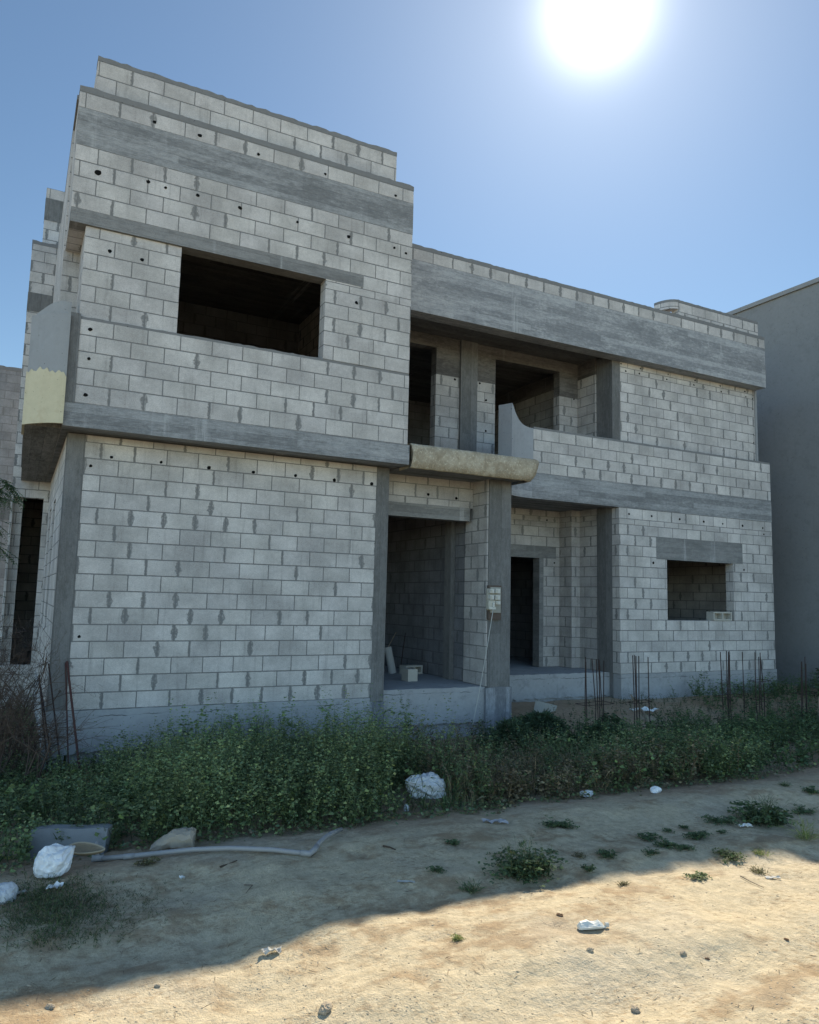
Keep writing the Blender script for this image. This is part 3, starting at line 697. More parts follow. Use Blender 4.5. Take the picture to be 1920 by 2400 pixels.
# rear wing, stepping out on the left
m = MB(); rw = steps(-.5, 18) + [3.5]
m.wall('x', -.84, -.21, -.9, 6.68, 5.2, .2, holes=[(-.80, -.30, .1, 3.15)], rows=steps(-.9, 38)); m.wall('y', 5.4, 9.0, -.9, 6.68, -.84, .2, rows=steps(-.9, 38)); m.wall('x', -.84, 3.9, 7.04, 8.0, 5.2, .2, rows=steps(7.04, 5)); m.wall('y', 5.4, 9.0, 7.04, 8.0, -.84, .2, rows=steps(7.04, 5))
m.build('rear_wall', MB_A2, H)
m = MB(); m.box(-.845, 3.9, 5.195, 5.42, 6.68, 7.04); m.box(-.845, -.62, 5.42, 9.0, 6.68, 7.04); m.build('ring_beam', MC_COL, H)
m = MB(); m.rough_box(-.845, 3.9, 5.195, 5.42, 8.0, 8.07, .01); m.rough_box(-.845, -.62, 5.42, 9.0, 8.0, 8.07, .01, along='y'); m.build('mortar_cap', MP_CAP, H)
m = MB(); m.wall('x', -.675, 3.9, 8.02, 9.28, 5.42, .2, rows=steps(8.02, 6)); m.wall('y', 5.62, 9.0, 8.02, 9.28, -.675, .2, rows=steps(8.02, 6)); m.build('parapet', MB_A2, H)
m = MB(); m.box(-.68, 3.9, 5.414, 5.6, 8.62, 9.06); m.build('ring_beam', MC_COL, H)
m = MB(); m.box(-.62, 3.9, 5.42, 9.0, 7.0, 7.03); m.build('roof_slab', MC_DARK, H)
m = MB(); m.wall('x', -.84, 14.42, -.9, 7.4, 9.0, .2, rows=steps(-.9, 40)); m.build('rear_wall', MB_A2, H)
m = MB(); m.wall('y', 5.4, 9.0, -.9, 3.4, 3.4, .2, rows=steps(-.9, 21)); m.box(-.3, 3.4, 5.4, 9.0, -.2, .08); m.build('inner_wall', MB_ROOM, H)

# ------------------------------------------------------------------ neighbours
NB = empty('plastered_building', (20, 6, -.5), 'tall plain grey rendered building on the right with a blank shaded side wall', 'building')
m = MB(); m.box(16.2, 25, -2.5, 17, -1, 9.36); m.build('rendered_wall', MP_NEIGH, NB)
m = MB(); m.box(16.14, 25.06, -2.56, 17.06, 9.361, 9.47); m.build('coping', MP_COPE, NB)
LB = empty('block_building', (-6, 13, -.5), 'plain concrete block building seen behind the house at the left edge', 'building')
m = MB(); m.wall('x', -11, 1.5, -1, 3.15, 10.7, .2, rows=steps(-1, 20)); m.wall('x', -11, 1.5, 3.65, 6.9, 10.7, .2, rows=steps(3.65, 16)); m.wall('y', 10.9, 17, -1, 6.9, 1.3, .2, rows=steps(-1, 38)); m.build('block_wall', MB_N, LB)
m = MB(); m.box(-11, 1.5, 10.69, 10.9, 3.15, 3.65); m.build('ring_beam', MC_COL, LB)
m = MB(); m.rough_box(-11, 1.5, 10.69, 10.92, 6.9, 6.99, .01); m.build('mortar_cap', MP_CAP, LB)

# ------------------------------------------------------------------ plants
def leaves(name, P, D, L, Wd, C, parent=None, loc=(0, 0, 0), droop=.25, mat=None, N=None):
    """many separate four-cornered leaves: base point, direction, length, width, colour"""
    P = np.asarray(P, float); D = np.asarray(D, float); n = len(P)
    D = D / (np.linalg.norm(D, axis=1, keepdims=True) + 1e-9)
    L = np.broadcast_to(np.asarray(L, float), (n,))[:, None]; Wd = np.broadcast_to(np.asarray(Wd, float), (n,))[:, None]
    up = RNG.normal(0, .45, (n, 3)) + np.array([0, 0, 1.0]) if N is None else N
    Sd = np.cross(D, up); Sd /= (np.linalg.norm(Sd, axis=1, keepdims=True) + 1e-9)
    dz = np.array([0, 0, 1.0]) * L * droop
    v = np.stack([P, P + D * L * .45 + Sd * Wd, P + D * L - dz, P + D * L * .45 - Sd * Wd], 1)
    off = np.array(loc if parent is None else ORIG[parent.name])
    v = (v - off).reshape(-1, 3)
    me = bpy.data.meshes.new(name)
    me.vertices.add(n * 4); me.vertices.foreach_set('co', v.astype(np.float32).ravel())
    me.loops.add(n * 4); me.loops.foreach_set('vertex_index', np.arange(n * 4, dtype=np.int32))
    me.polygons.add(n); me.polygons.foreach_set('loop_start', np.arange(0, n * 4, 4, dtype=np.int32))
    me.update(calc_edges=True)
    ca = me.color_attributes.new('tint', 'FLOAT_COLOR', 'POINT')
    c4 = np.ones((n, 4, 4), np.float32); c4[:, :, :3] = np.asarray(C, np.float32)[:, None, :]
    ca.data.foreach_set('color', c4.ravel())
    me.materials.append(mat or M_LEAF); me.validate()
    o = bpy.data.objects.new(name, me); COL.objects.link(o)
    if parent is not None: o.parent = parent
    else: o.location = off
    ORIG[o.name] = tuple(off)
    return o

class LB_:
    def __init__(self): self.P, self.D, self.L, self.W, self.C = [], [], [], [], []
    def add(self, p, d, l, w, c):
        self.P.append(p); self.D.append(d); self.L.append(l); self.W.append(w); self.C.append(c)
    def out(self, name, **kw):
        return leaves(name, self.P, self.D, self.L, self.W, self.C, **kw)
def tint(base, v=.25):
    t = random.uniform(1 - v, 1 + v); return (base[0] * t * random.uniform(.9, 1.12), base[1] * t, base[2] * t * random.uniform(.85, 1.15))

GREENS = [(.19, .245, .105), (.16, .215, .098), (.235, .28, .112), (.135, .185, .095)]
BROWNS = [(.24, .19, .11), (.18, .155, .085), (.30, .245, .15)]

def stalk(lb, x, y, z, h, lean, greens, leaf=.06, gap=.035, stemc=None, width=.34):
    """an upright nettle-like stem with crossed pairs of leaves, shorter towards the tip"""
    ax, ay = lean; n = max(4, int(h / gap)); stemc = stemc or (.07, .10, .045)
    lb.add((x, y, z), (ax, ay, 1), h * 1.02, .0045, stemc); lb.add((x + .002, y, z), (ax, ay + .02, 1), h, .004, stemc)
    a0 = random.uniform(0, 6.28); fld = 1 + .55 * vnoise(np.array([x * 2.3 + 7]), np.array([y * 2.3]))[0] * 1.6 + random.gauss(0, .08)
    greens = [tuple(q * max(.45, fld) for q in c_) for c_ in greens]
    bx, by = random.gauss(0, .12) * h, random.gauss(0, .12) * h
    at = lambda q: (x + ax * h * q + bx * q * q, y + ay * h * q + by * q * q, z + h * q)
    for k in range(1, n + 1):
        t = (k + random.uniform(-.4, .4)) / n
        if t < .12: continue
        px, py, pz = at(t)
        l = leaf * (1.05 - .70 * t) * random.uniform(.6, 1.35)
        a = a0 + (k % 2) * 1.57 + random.uniform(-.6, .6)
        for s in (0, 3.14159):
            if random.random() < .14: continue
            e = random.uniform(-.25, .6) + t * .5
            lb.add((px, py, pz), (math.cos(a + s), math.sin(a + s), e), l * random.uniform(.75, 1.2), l * width, tint(random.choice(greens), .3))
    if h > .26:
        for _ in range(random.choice([2, 3, 3, 4])):
            q0 = random.uniform(.15, .75); p = at(q0); a = random.uniform(0, 6.28); ln = h * random.uniform(.18, .40) * (1.1 - q0 * .6)
            d = (math.cos(a) * .75, math.sin(a) * .75, random.uniform(.35, .95))
            lb.add(p, d, ln * 1.1, .0028, stemc)
            for k in range(1, 6):
                q = k / 5; b_ = a + random.uniform(-1.6, 1.6); l = leaf * random.uniform(.45, .85)
                lb.add((p[0] + d[0] * ln * q * .85, p[1] + d[1] * ln * q * .85, p[2] + d[2] * ln * q * .85), (math.cos(b_), math.sin(b_), random.uniform(-.1, .8)), l, l * width, tint(random.choice(greens), .3))
def blades(lb, x, y, z, n, h, spread, cols, w=.004, arch=.6):
    for _ in range(n):
        a = random.uniform(0, 6.283); r = random.uniform(0, spread); t = random.uniform(.05, arch)
        hh = h * random.uniform(.55, 1.1); d = Vector((math.cos(a) * t, math.sin(a) * t, 1)).normalized()
        p = Vector((x + math.cos(a) * r, y + math.sin(a) * r, z)); c = tint(random.choice(cols), .25)
        lb.add(p, d, hh * .6, w, c); q = p + d * hh * .45
        lb.add(q, (d.x * 1.8, d.y * 1.8, d.z * .75), hh * .55, w * .85, c)

# --- the weed bed along the house: nobody could count these plants
def weed_front(x):   # ground line of the bed's street edge
    pts = [(-3, -4.7), (-.65, -4.55), (-.35, -3.95), (.1, -4.05), (.45, -4.25), (1.0, -4.36), (1.8, -4.5), (2.3, -4.42), (3.6, -4.48), (4.6, -4.42), (5.5, -4.40), (6.4, -4.5), (7.2, -4.32), (9, -4.3), (16, -4.0)]
    xs, ys = zip(*pts); return float(np.interp(x, xs, ys))
random.seed(21)
lb = LB_()
def place_field(n, x0, x1, d0, d1, fn):
    """scatter over the bed between d0 and d1 (0 = street edge, 1 = house)"""
    for _ in range(n):
        x = random.uniform(x0, x1); yf = weed_front(x); yb = -.12 if x < 6.6 else .9
        y = yf + .04 * random.gauss(0, 1) + (yb - yf) * random.uniform(d0, d1)
        fn(x, y, gz(x, y))
def clump(x, y, s=1.0): return vnoise(np.array([x * 1.3 * s]), np.array([y * 1.3 * s + 20]))[0] * 2  # -1..1
def tall(x, y, z):
    c = clump(x, y)
    if 2.45 < x < 3.2 and y < -3.55:
        if y < -3.95 and random.random() < .45: stalk(lb, x, y, z - .02, random.uniform(.10, .24), (random.gauss(0, .2), random.gauss(0, .2)), GREENS, .045, .028)
        return
    h = random.choice([random.uniform(.25, .5), random.uniform(.46, .80), random.uniform(.46, .80)]) + .26 * c
    if x < .9: h *= np.interp(x, [-1.5, .2, .9], [.75, .72, .95])
    if y < weed_front(x) + .25: h *= random.uniform(.5, .95)
    if c < -.62 and random.random() < .7: h *= .6
    stalk(lb, x, y, z - .02, h, (random.gauss(0, .20), random.gauss(-.03, .18)), GREENS[:3] if random.random() < .8 else GREENS, random.uniform(.036, .060))
place_field(1250, .35, 3.4, 0, .55, tall)
place_field(600, .35, 3.6, .5, 1.0, tall)
def tall_back(x, y, z):
    stalk(lb, x, y, z, random.uniform(.60, .92), (random.gauss(0, .06), random.gauss(0, .06)), [(.15, .22, .085), (.125, .19, .075)], .085, .045)
for x0, y0 in ((1.35, -.5), (1.65, -.42), (2.05, -.45), (2.35, -.4), (2.8, -.5), (3.3, -.45), (3.75, -.5), (4.35, -.6)):
    for _ in range(5): tall_back(x0 + random.gauss(0, .10), y0 + random.gauss(0, .08), gz(x0, y0))
# left: low mixed leaves with grass
def left(x, y, z):
    h = random.uniform(.18, .40)
    stalk(lb, x, y, z - .02, h, (random.gauss(0, .15), random.gauss(0, .15)), GREENS, random.uniform(.045, .065), .032)
place_field(750, -1.6, .5, 0, .9, left)
def grassy(x, y, z): blades(lb, x, y, z, 10, random.uniform(.25, .48), .06, [(.085, .135, .05), (.07, .12, .045), (.12, .15, .06)], .0045, .8)
place_field(170, -1.7, .6, .1, .95, grassy)
place_field(55, .6, 1.7, .2, .6, grassy)
def broad(x, y, z):
    for _ in range(16):
        a = random.uniform(0, 6.28); h = random.uniform(.12, .36); r = random.uniform(.03, .14)
        p = (x + r * math.cos(a), y + r * math.sin(a), z + h); lb.add((x, y, z), (p[0] - x, p[1] - y, h), math.hypot(r, h), .003, (.10, .13, .06))
        l = random.uniform(.035, .06); lb.add(p, (math.cos(a), math.sin(a), random.uniform(-.1, .5)), l, l * .5, tint((.17, .235, .085), .25))
place_field(22, -1.5, 3.2, 0, .5, broad)
place_field(25, 4.6, 9.5, 0, .4, broad)
def straw(x, y, z): blades(lb, x, y, z, 9, random.uniform(.25, .45), .05, [(.30, .25, .15), (.24, .19, .11), (.16, .16, .08)], .003, .7)
place_field(110, 3.0, 5.6, 0, .35, straw)
place_field(150, .4, 3.3, 0, .8, grassy)
place_field(60, .5, 3.2, .1, .9, straw)
# middle and right: lower, half of it dried brown
def mid(x, y, z):
    if x < 3.25 and y < -3.6: return
    dry = np.clip(np.interp(x, [2.7, 3.3, 4.6, 5.4, 6.2], [-.1, .85, .75, .35, .0]) + .35 * clump(x, y), 0, 1)
    gs = BROWNS + [(.09, .10, .045)] if random.random() < dry else GREENS
    h = random.uniform(.20, .42) * (1 + .2 * clump(x, y)) * np.interp(x, [3.0, 4.2, 5.2, 6.5], [1.1, .95, 1.15, 1.35])
    stalk(lb, x, y, z - .02, h, (random.gauss(0, .22), random.gauss(0, .22)), gs, random.uniform(.035, .06), .03, (.16, .12, .07) if gs[0] == BROWNS[0] else None, .38)
place_field(1250, 3.1, 7.2, 0, .40, mid)
place_field(420, 3.2, 6.4, .4, .95, mid)
def right(x, y, z):
    h = random.uniform(.28, .56) * (1 + .25 * clump(x, y))
    stalk(lb, x, y, z - .02, h, (random.gauss(0, .2), random.gauss(0, .2)), [(.095, .150, .064), (.115, .170, .066), (.082, .125, .060)], random.uniform(.04, .07), .032, None, .4)
place_field(1500, 6.2, 14.5, 0, .6, right)
def dark_low(x, y, z):
    h = random.uniform(.10, .26)
    stalk(lb, x, y, z - .01, h, (random.gauss(0, .3), random.gauss(0, .3)), [(.10, .10, .06), (.085, .105, .055), (.13, .11, .07)], random.uniform(.03, .05), .03)
for _ in range(1500):
    x = random.uniform(7.4, 16.0); y = random.uniform(-2.9, .9) 
    if x < 9.3 and y > -1.0 and random.random() < .7: continue
    (right if x > 11.0 and random.random() < .6 else dark_low)(x, y, gz(x, y))
for _ in range(500):
    x = random.uniform(-2.6, -.26); y = random.uniform(-.6, 4.8); left(x, y, gz(x, y))
for _ in range(120):
    x = random.uniform(.05, 4.0); y = random.uniform(-.25, -.06); dark_low(x, y, gz(x, y) + .02)
# creeping fringe where the bed meets the sand
for _ in range(420):
    x = random.uniform(-1.5, 9.5); y = weed_front(x) + random.gauss(-.02, .10); z = gz(x, y)
    for _k in range(7):
        a = random.uniform(0, 6.28); r = random.uniform(0, .09); l = random.uniform(.02, .045)
        lb.add((x + r * math.cos(a), y + r * math.sin(a), z + random.uniform(.004, .05)), (math.cos(a), math.sin(a), random.uniform(0, .7)), l, l * .4, tint(random.choice(GREENS if random.random() < .7 else BROWNS), .3))
wd = lb.out('weeds'); tag(wd, 'dense bed of wild green and dried brown weeds along the foot of the house', 'weeds', kind='stuff')

# short grass patch on the sand at the left
random.seed(5); lb = LB_()
for _ in range(900):
    t = random.random(); c = on_ground(random.gauss(120, 75), random.gauss(2135, 40))
    blades(lb, c.x, c.y, c.z, 4, random.uniform(.03, .085), .03, [(.10, .135, .06), (.075, .11, .045), (.15, .145, .08)], .0026, 1.3)
for _ in range(260):
    c = on_ground(random.gauss(310, 60), random.gauss(2125, 30)); blades(lb, c.x, c.y, c.z, 2, random.uniform(.02, .06), .02, [(.13, .13, .07), (.09, .11, .05)], .002, 1.5)
gp = lb.out('grass'); tag(gp, 'thin patch of short green grass on the shaded sand at the left', 'grass', kind='stuff')

# dry litter and small clods lying all over the track
random.seed(8); m = MB()
def clod(m, p, r, flat=.6):
    k = 6; top = []; bot = []
    for i in range(k):
        t = 2 * math.pi * i / k; q = r * random.uniform(.7, 1.2)
        bot.append((p.x + q * 1.15 * math.cos(t), p.y + q * 1.15 * math.sin(t), p.z - r * .3)); top.append((p.x + q * .7 * math.cos(t), p.y + q * .7 * math.sin(t), p.z + r * flat * random.uniform(.6, 1.1)))
    for i in range(k):
        j = (i + 1) % k; m.quad([bot[i], bot[j], top[j], top[i]])
    m.quad(top)
for _ in range(2600):
    a, b_ = random.uniform(0, 1920), 1900 + 500 * random.random() ** .8
    p = on_ground(a, b_)
    if p.y > weed_front(p.x) - .1: continue
    clod(m, p, random.choice([.0015, .002, .002, .0025, .003, .003, .004, .005, .006]) * random.uniform(.7, 1.3), .4)
M_CLOD = mat_plain('clod', (.42, .34, .24), .95, .05, .5, 40)
o = m.build('gravel', M_CLOD); tag(o, 'small clods and grit scattered over the sandy track', 'gravel', kind='stuff')
random.seed(9); lb = LB_()
for _ in range(560):
    p = on_ground(random.uniform(0, 1920), random.uniform(1890, 2390))
    if p.y > weed_front(p.x) - .05: continue
    a = random.uniform(0, 6.28); d = (math.cos(a), math.sin(a), random.uniform(.0, .25))
    lb.add((p.x, p.y, p.z + .003), d, random.uniform(.012, .07), random.uniform(.001, .0022), tint(random.choice([(.16, .11, .07), (.24, .19, .12), (.10, .08, .05)]), .3))
o = lb.out('litter', droop=.05); tag(o, 'dry straw and twig bits scattered on the sand', 'litter', kind='stuff')

# --- single weeds on the sand
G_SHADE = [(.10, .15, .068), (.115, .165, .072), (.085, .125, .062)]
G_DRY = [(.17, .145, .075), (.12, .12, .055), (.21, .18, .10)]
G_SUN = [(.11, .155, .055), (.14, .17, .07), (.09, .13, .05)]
def sprawl(lb, c, w, h, n, cols, leaf=.035):
    """low plant: runners radiating from one root with small leaves on them"""
    for _ in range(n):
        a = random.uniform(0, 6.283); ln = w * random.uniform(.35, 1.0); rise = random.uniform(.1, 1.0) * h
        for k in range(1, 9):
            t = k / 8; q = (c.x + math.cos(a) * ln * t + random.gauss(0, .008), c.y + math.sin(a) * ln * t * .8 + random.gauss(0, .008))
            z = gz(*q) + rise * math.sin(min(1, t * 1.15) * 2.2) * .8 + .006
            for s in (-1, 1):
                b_ = a + s * random.uniform(.5, 1.3); l = leaf * random.uniform(.6, 1.2)
                lb.add((q[0], q[1], z), (math.cos(b_), math.sin(b_), random.uniform(0, .8)), l, l * .28, tint(random.choice(cols), .28))
        lb.add((c.x, c.y, c.z), (math.cos(a) * ln, math.sin(a) * ln * .8, rise * .8 + .01), math.hypot(ln, rise), .002, (.10, .09, .05))
TUFTS = [
 (1225, 2050, .30, .16, 46, 'G', .05, 'bushy', 'largest bushy green weed on the sand, shaded, just above the shadow edge'),
 (1310, 1938, .17, .035, 22, 'G', .035, '', 'flat leafy weed patch close to the brown weed bed, above the bushy one'),
 (1060, 1980, .07, .04, 9, 'G', .03, '', 'small weed sprig on shaded sand below the flat torn board'),
 (1023, 2042, .08, .025, 8, 'G', .028, '', 'tiny flat weed alone on pale shaded sand left of the bushy one'),
 (1105, 2092, .11, .05, 0, 'B', .09, '', 'spiky grey-green grass tuft beside the shadow edge, left of the bushy weed'),
 (1425, 2006, .11, .03, 14, 'G', .028, '', 'low round weed right of the bushy one, on its own in the shade'),
 (1378, 2044, .05, .06, 8, 'G', .03, '', 'small dark upright weed standing right against the shadow edge'),
 (1355, 2010, .09, .02, 7, 'D', .022, '', 'thin creeping brownish weed between the bushy and the low round weed'),
 (1790, 1928, .34, .17, 46, 'G', .06, 'bushy', 'tall leafy weed bush near the right edge, with wispy stems on top'),
 (1690, 1928, .20, .045, 22, 'G', .035, '', 'flat weed sprawling out to the left of the right-hand leafy bush'),
 (1518, 1968, .13, .04, 16, 'G', .032, '', 'leftmost of the chain of flat weeds near the shadow edge, double-headed'),
 (1562, 1985, .13, .04, 17, 'G', .032, '', 'flat dark weed in the middle of the chain, nearest below the double-headed one'),
 (1602, 1992, .10, .03, 12, 'G', .03, '', 'dark flat weed at the lower right end of the weed chain'),
 (1637, 1966, .14, .055, 18, 'G', .034, '', 'highest weed of the chain with a bare thin stalk beside it'),
 (1525, 2000, .08, .02, 10, 'G', .026, '', 'small flat weed just below the chain, nearest to the shadow edge'),
 (1565, 1950, .05, .02, 6, 'G', .025, '', 'tiny round weed above the chain of flat weeds'),
 (1602, 1942, .05, .025, 6, 'G', .025, '', 'tiny pointed weed in the bare shaded sand above the chain'),
 (1690, 1954, .05, .03, 6, 'G', .025, '', 'small dark sprig below the flat sprawling weed on the right'),
 (1705, 2010, .14, .035, 20, 'S', .032, '', 'weed cut in two by the shadow edge, partly sunlit'),
 (1885, 1968, .16, .13, 0, 'BS', .20, '', 'bright sunlit yellow-green grass tuft at the right edge'),
 (1882, 1905, .17, .03, 18, 'G', .03, '', 'flat dark weed patch right of the leafy bush'),
 (1838, 1842, .10, .05, 0, 'B', .06, '', 'thin dark grass tuft near the far end of the sandy track'),
 (1905, 1858, .12, .04, 14, 'G', .04, '', 'flat dark weed touching the right frame edge below the weed bed'),
 (1638, 2058, .11, .03, 15, 'S', .03, '', 'small sunlit green weed alone on bright sand, on the right'),
 (1778, 2046, .10, .03, 0, 'BD', .06, '', 'withered brown tuft on bright sand near the paper scrap'),
 (1780, 2003, .11, .03, 0, 'BS', .055, '', 'short sunlit grass tuft close to the shadow edge, on the right'),
 (1460, 2074, .06, .02, 0, 'BD', .035, '', 'tiny withered tuft on bright sand just past the shadow edge'),
 (1072, 2204, .05, .02, 0, 'BS', .04, '', 'tiny green sprout on bright sand in the middle foreground'),
 (345, 2030, .10, .05, 12, 'D', .028, '', 'straggly thin weed in front of the plastic pipe'),
 (1290, 2000, .05, .02, 5, 'G', .025, '', 'little sprig touching the right side of the bushy weed'),
]
random.seed(31)
for (a, b_, w, h, n, kind, leaf, extra, label) in TUFTS:
    c = on_ground(a, b_); lb = LB_(); leaf = leaf * (.72 if n else 1); n = int(n * 1.5)
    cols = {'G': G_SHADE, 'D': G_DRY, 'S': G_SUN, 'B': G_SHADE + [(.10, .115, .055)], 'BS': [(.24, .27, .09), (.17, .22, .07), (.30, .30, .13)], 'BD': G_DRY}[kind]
    if n: sprawl(lb, c, w, h, n, cols, leaf)
    else:
        for _ in range(16): blades(lb, c.x + random.gauss(0, w * .18), c.y + random.gauss(0, w * .15), c.z, 7, leaf, w * .25, cols, .0028, 1.6)
    if extra == 'bushy':
        for _ in range(110):
            a_ = random.uniform(0, 6.28); r = w * .55 * math.sqrt(random.random())
            stalk(lb, c.x + r * math.cos(a_) + .04, c.y + r * math.sin(a_) * .7, gz(c.x, c.y) - .01, random.uniform(.08, .24) * (1.15 - r / w), (random.gauss(0, .25), random.gauss(0, .25)), G_SHADE, .032, .016, None, .28)
        for _ in range(26): blades(lb, c.x + random.gauss(.02, .07), c.y + random.gauss(0, .05), c.z + .05, 3, .25, .02, [(.10, .12, .06)], .0016, .5)
    o = lb.out('weed_tuft', loc=tuple(c)); tag(o, label, 'weed', 'single weeds on the sandy track')

# --- bushes, dead shrub, overhanging tree
def bush(name, label, c, rx, ry, h, n, cols, leaf, group=None, feathery=False):
    root = empty(name, c, label, 'bush', group); lb = LB_(); m = MB()
    for _ in range(9):
        a = random.uniform(0, 6.28); t = random.uniform(.3, .8)
        m.tube([c, (c[0] + rx * t * .5 * math.cos(a), c[1] + ry * t * .5 * math.sin(a), c[2] + h * .45), (c[0] + rx * t * math.cos(a), c[1] + ry * t * math.sin(a), c[2] + h * random.uniform(.6, .9))], [.012, .008, .003], 5)
    m.build('stem', M_WOOD, root)
    for _ in range(n):
        a = random.uniform(0, 6.28); q = random.random() ** .5; e = random.random() ** .7
        ww = math.sqrt(max(0, 1 - e * e)) * (.85 + .3 * math.sin(a * 3 + c[0]) * .6)
        p = (c[0] + rx * q * ww * math.cos(a), c[1] + ry * q * ww * math.sin(a), c[2] + h * e * (1 + .12 * math.sin(a * 5)))
        if feathery:
            for _k in range(3):
                d = (math.cos(a) + random.gauss(0, .7), math.sin(a) + random.gauss(0, .7), random.uniform(.1, 1.3)); l = leaf * random.uniform(.6, 1.3)
                lb.add(p, d, l, l * .09, tint(random.choice(cols), .3))
        else:
            d = (math.cos(a) + random.gauss(0, .6), math.sin(a) + random.gauss(0, .6), random.uniform(-.2, .9)); l = leaf * random.uniform(.6, 1.3)
            lb.add(p, d, l, l * .36, tint(random.choice(cols), .3))
    lb.out('foliage', parent=root); return root
random.seed(41)
c = (6.45, -.95, gz(6.45, -.95) - .02)
bush('feathery_bush', 'dark feathery green bush heaped in front of the porch beside the meter column', c, .72, .55, .42, 1900, [(.075, .115, .060), (.085, .13, .062), (.062, .095, .056)], .10, feathery=True)
for bx, by, rx_, hh_, lab in ((5.75, -1.25, .55, .40, 'low dark feathery bush at the foot of the meter column, left of the heaped one'), (7.0, -1.75, .50, .36, 'low feathery bush in front of the heaped one, towards the leaning rebar')):
    c = (bx, by, gz(bx, by) - .02); bush('feathery_bush', lab, c, rx_, .5, hh_, 1100, [(.080, .12, .060), (.09, .135, .064), (.066, .10, .056)], .10, feathery=True)
c = (7.55, -1.3, gz(7.55, -1.3))
bush('small_bush', 'small dark broad-leaved bush tangled round the nearest rebar cage', c, .36, .35, .42, 600, [(.08, .12, .06), (.09, .135, .062)], .06)
c = (14.9, -.3, gz(14.9, -.3))
bush('dark_bush', 'dark bush between the house corner and the rendered building', c, .9, .7, 1.0, 1700, [(.07, .10, .055), (.085, .12, .06)], .08)
c = (13.3, -1.9, gz(13.3, -1.9))
bush('broad_bush', 'low dark bush at the right frame edge in front of the rendered building', c, 1.1, .6, .62, 1700, [(.07, .11, .055), (.085, .125, .06)], .08)
c = (16.0, 2.0, 2.9); 

def twig_tree(m, p, d, l, r, depth):
    q = p + d * l; mid_ = p + d * l * .5 + Vector((random.gauss(0, .03), random.gauss(0, .03), random.gauss(0, .02))) * l * 2
    m.tube([p, mid_, q], [r, r * .85, r * .65], 4, caps=False)
    if depth == 0: return
    for _ in range(random.choice([2, 3, 3])):
        nd = (d + Vector((random.gauss(0, .55), random.gauss(0, .55), random.gauss(.05, .45)))).normalized()
        t = random.uniform(.35, 1.0); twig_tree(m, p + d * l * t, nd, l * random.uniform(.55, .85), r * .58, depth - 1)
random.seed(52)
cz = gz(-.75, -.9)
dsb = empty('dead_shrub', (-.75, -.9, cz), 'leafless tangle of dry brown twigs against the left side of the house', 'shrub')
for k in range(34):
    m = MB(); b0 = Vector((-.72 + random.gauss(0, .20), -.45 + random.gauss(0, .5), cz - .03))
    twig_tree(m, b0, Vector((random.gauss(0, .18), random.gauss(0, .2), 1)).normalized(), random.uniform(.45, .80), .012, 4)
    m.build('branch', mat_plain('dry_twig', (.105, .075, .058), .95, .05, .5, 25) if k == 0 else bpy.data.materials['dry_twig'], dsb)

random.seed(61)
lb = LB_(); random.seed(53)
for _ in range(5200):
    e = random.random() ** 1.3 * 1.75; q = (random.uniform(-1.7, -.30) , random.gauss(-.25, .55), cz + e)
    if q[0] > -.36 and q[1] > -.2: continue
    a = random.uniform(0, 6.28); d = (math.cos(a), math.sin(a), random.gauss(.5, .7)); lb.add(q, d, random.uniform(.10, .34), random.uniform(.0014, .0030), tint(random.choice([(.075, .055, .045), (.10, .08, .065), (.055, .042, .036)]), .3))
lb.out('twigs', parent=dsb, droop=.08)
tr = empty('overhanging_tree', (-2.0, -.2, gz(-2.0, -.2)), 'tree just outside the left edge with feathery green leaves hanging beside the balcony', 'tree')
m = MB(); b0 = Vector((-2.0, -.2, gz(-2, -.2) - .1))
m.tube([b0, b0 + Vector((.05, -.02, 1.2)), b0 + Vector((.2, -.1, 2.3)), b0 + Vector((.42, -.25, 3.2))], [.09, .08, .065, .04], 10)
tips = []
for k in range(12):
    s = b0 + Vector((.15 + .02 * k, -.1, 1.9 + .13 * k)); a = random.uniform(-1.0, 4.6)
    e = s + Vector((math.cos(a) * random.uniform(.5, .95), math.sin(a) * random.uniform(.4, .8), random.uniform(-.1, .5)))
    m.tube([s, (s + e) / 2 + Vector((0, 0, .08)), e], [.022, .016, .007], 5); tips += [e, (s + e * 2) / 3]
for q in [(-.90, -.95, 2.55), (-.80, -.9, 2.62), (-.93, -.9, 2.2), (-.88, -1.0, 1.95), (-1.0, -.95, 2.7)]:
    e = Vector(q); s = b0 + Vector((.2, -.1, 2.6)); m.tube([s, (s + e) / 2 + Vector((0, 0, .12)), e], [.02, .012, .005], 5); tips += [e, e + Vector((-.06, .05, .05))]
m.build('trunk', mat_plain('bark', (.13, .10, .08), .95, .05, .5, 20), tr)
lb = LB_()
for e in tips:
    for _ in range(9):
        a = random.uniform(0, 6.28); d = Vector((math.cos(a), math.sin(a), random.uniform(-1.3, -.1))).normalized(); ln = random.uniform(.16, .30)
        for k in range(11):
            p = e + d * ln * k / 10 + Vector((0, 0, -.03 * (k / 10) ** 2)); sd = d.cross(Vector((0, 0, 1))).normalized()
            for s in (-1, 1): lb.add(p, sd * s + d * .5, random.uniform(.03, .05), .006, tint(random.choice([(.05, .10, .04), (.06, .115, .045), (.04, .08, .04)]), .25))
lb.out('crown', parent=tr)

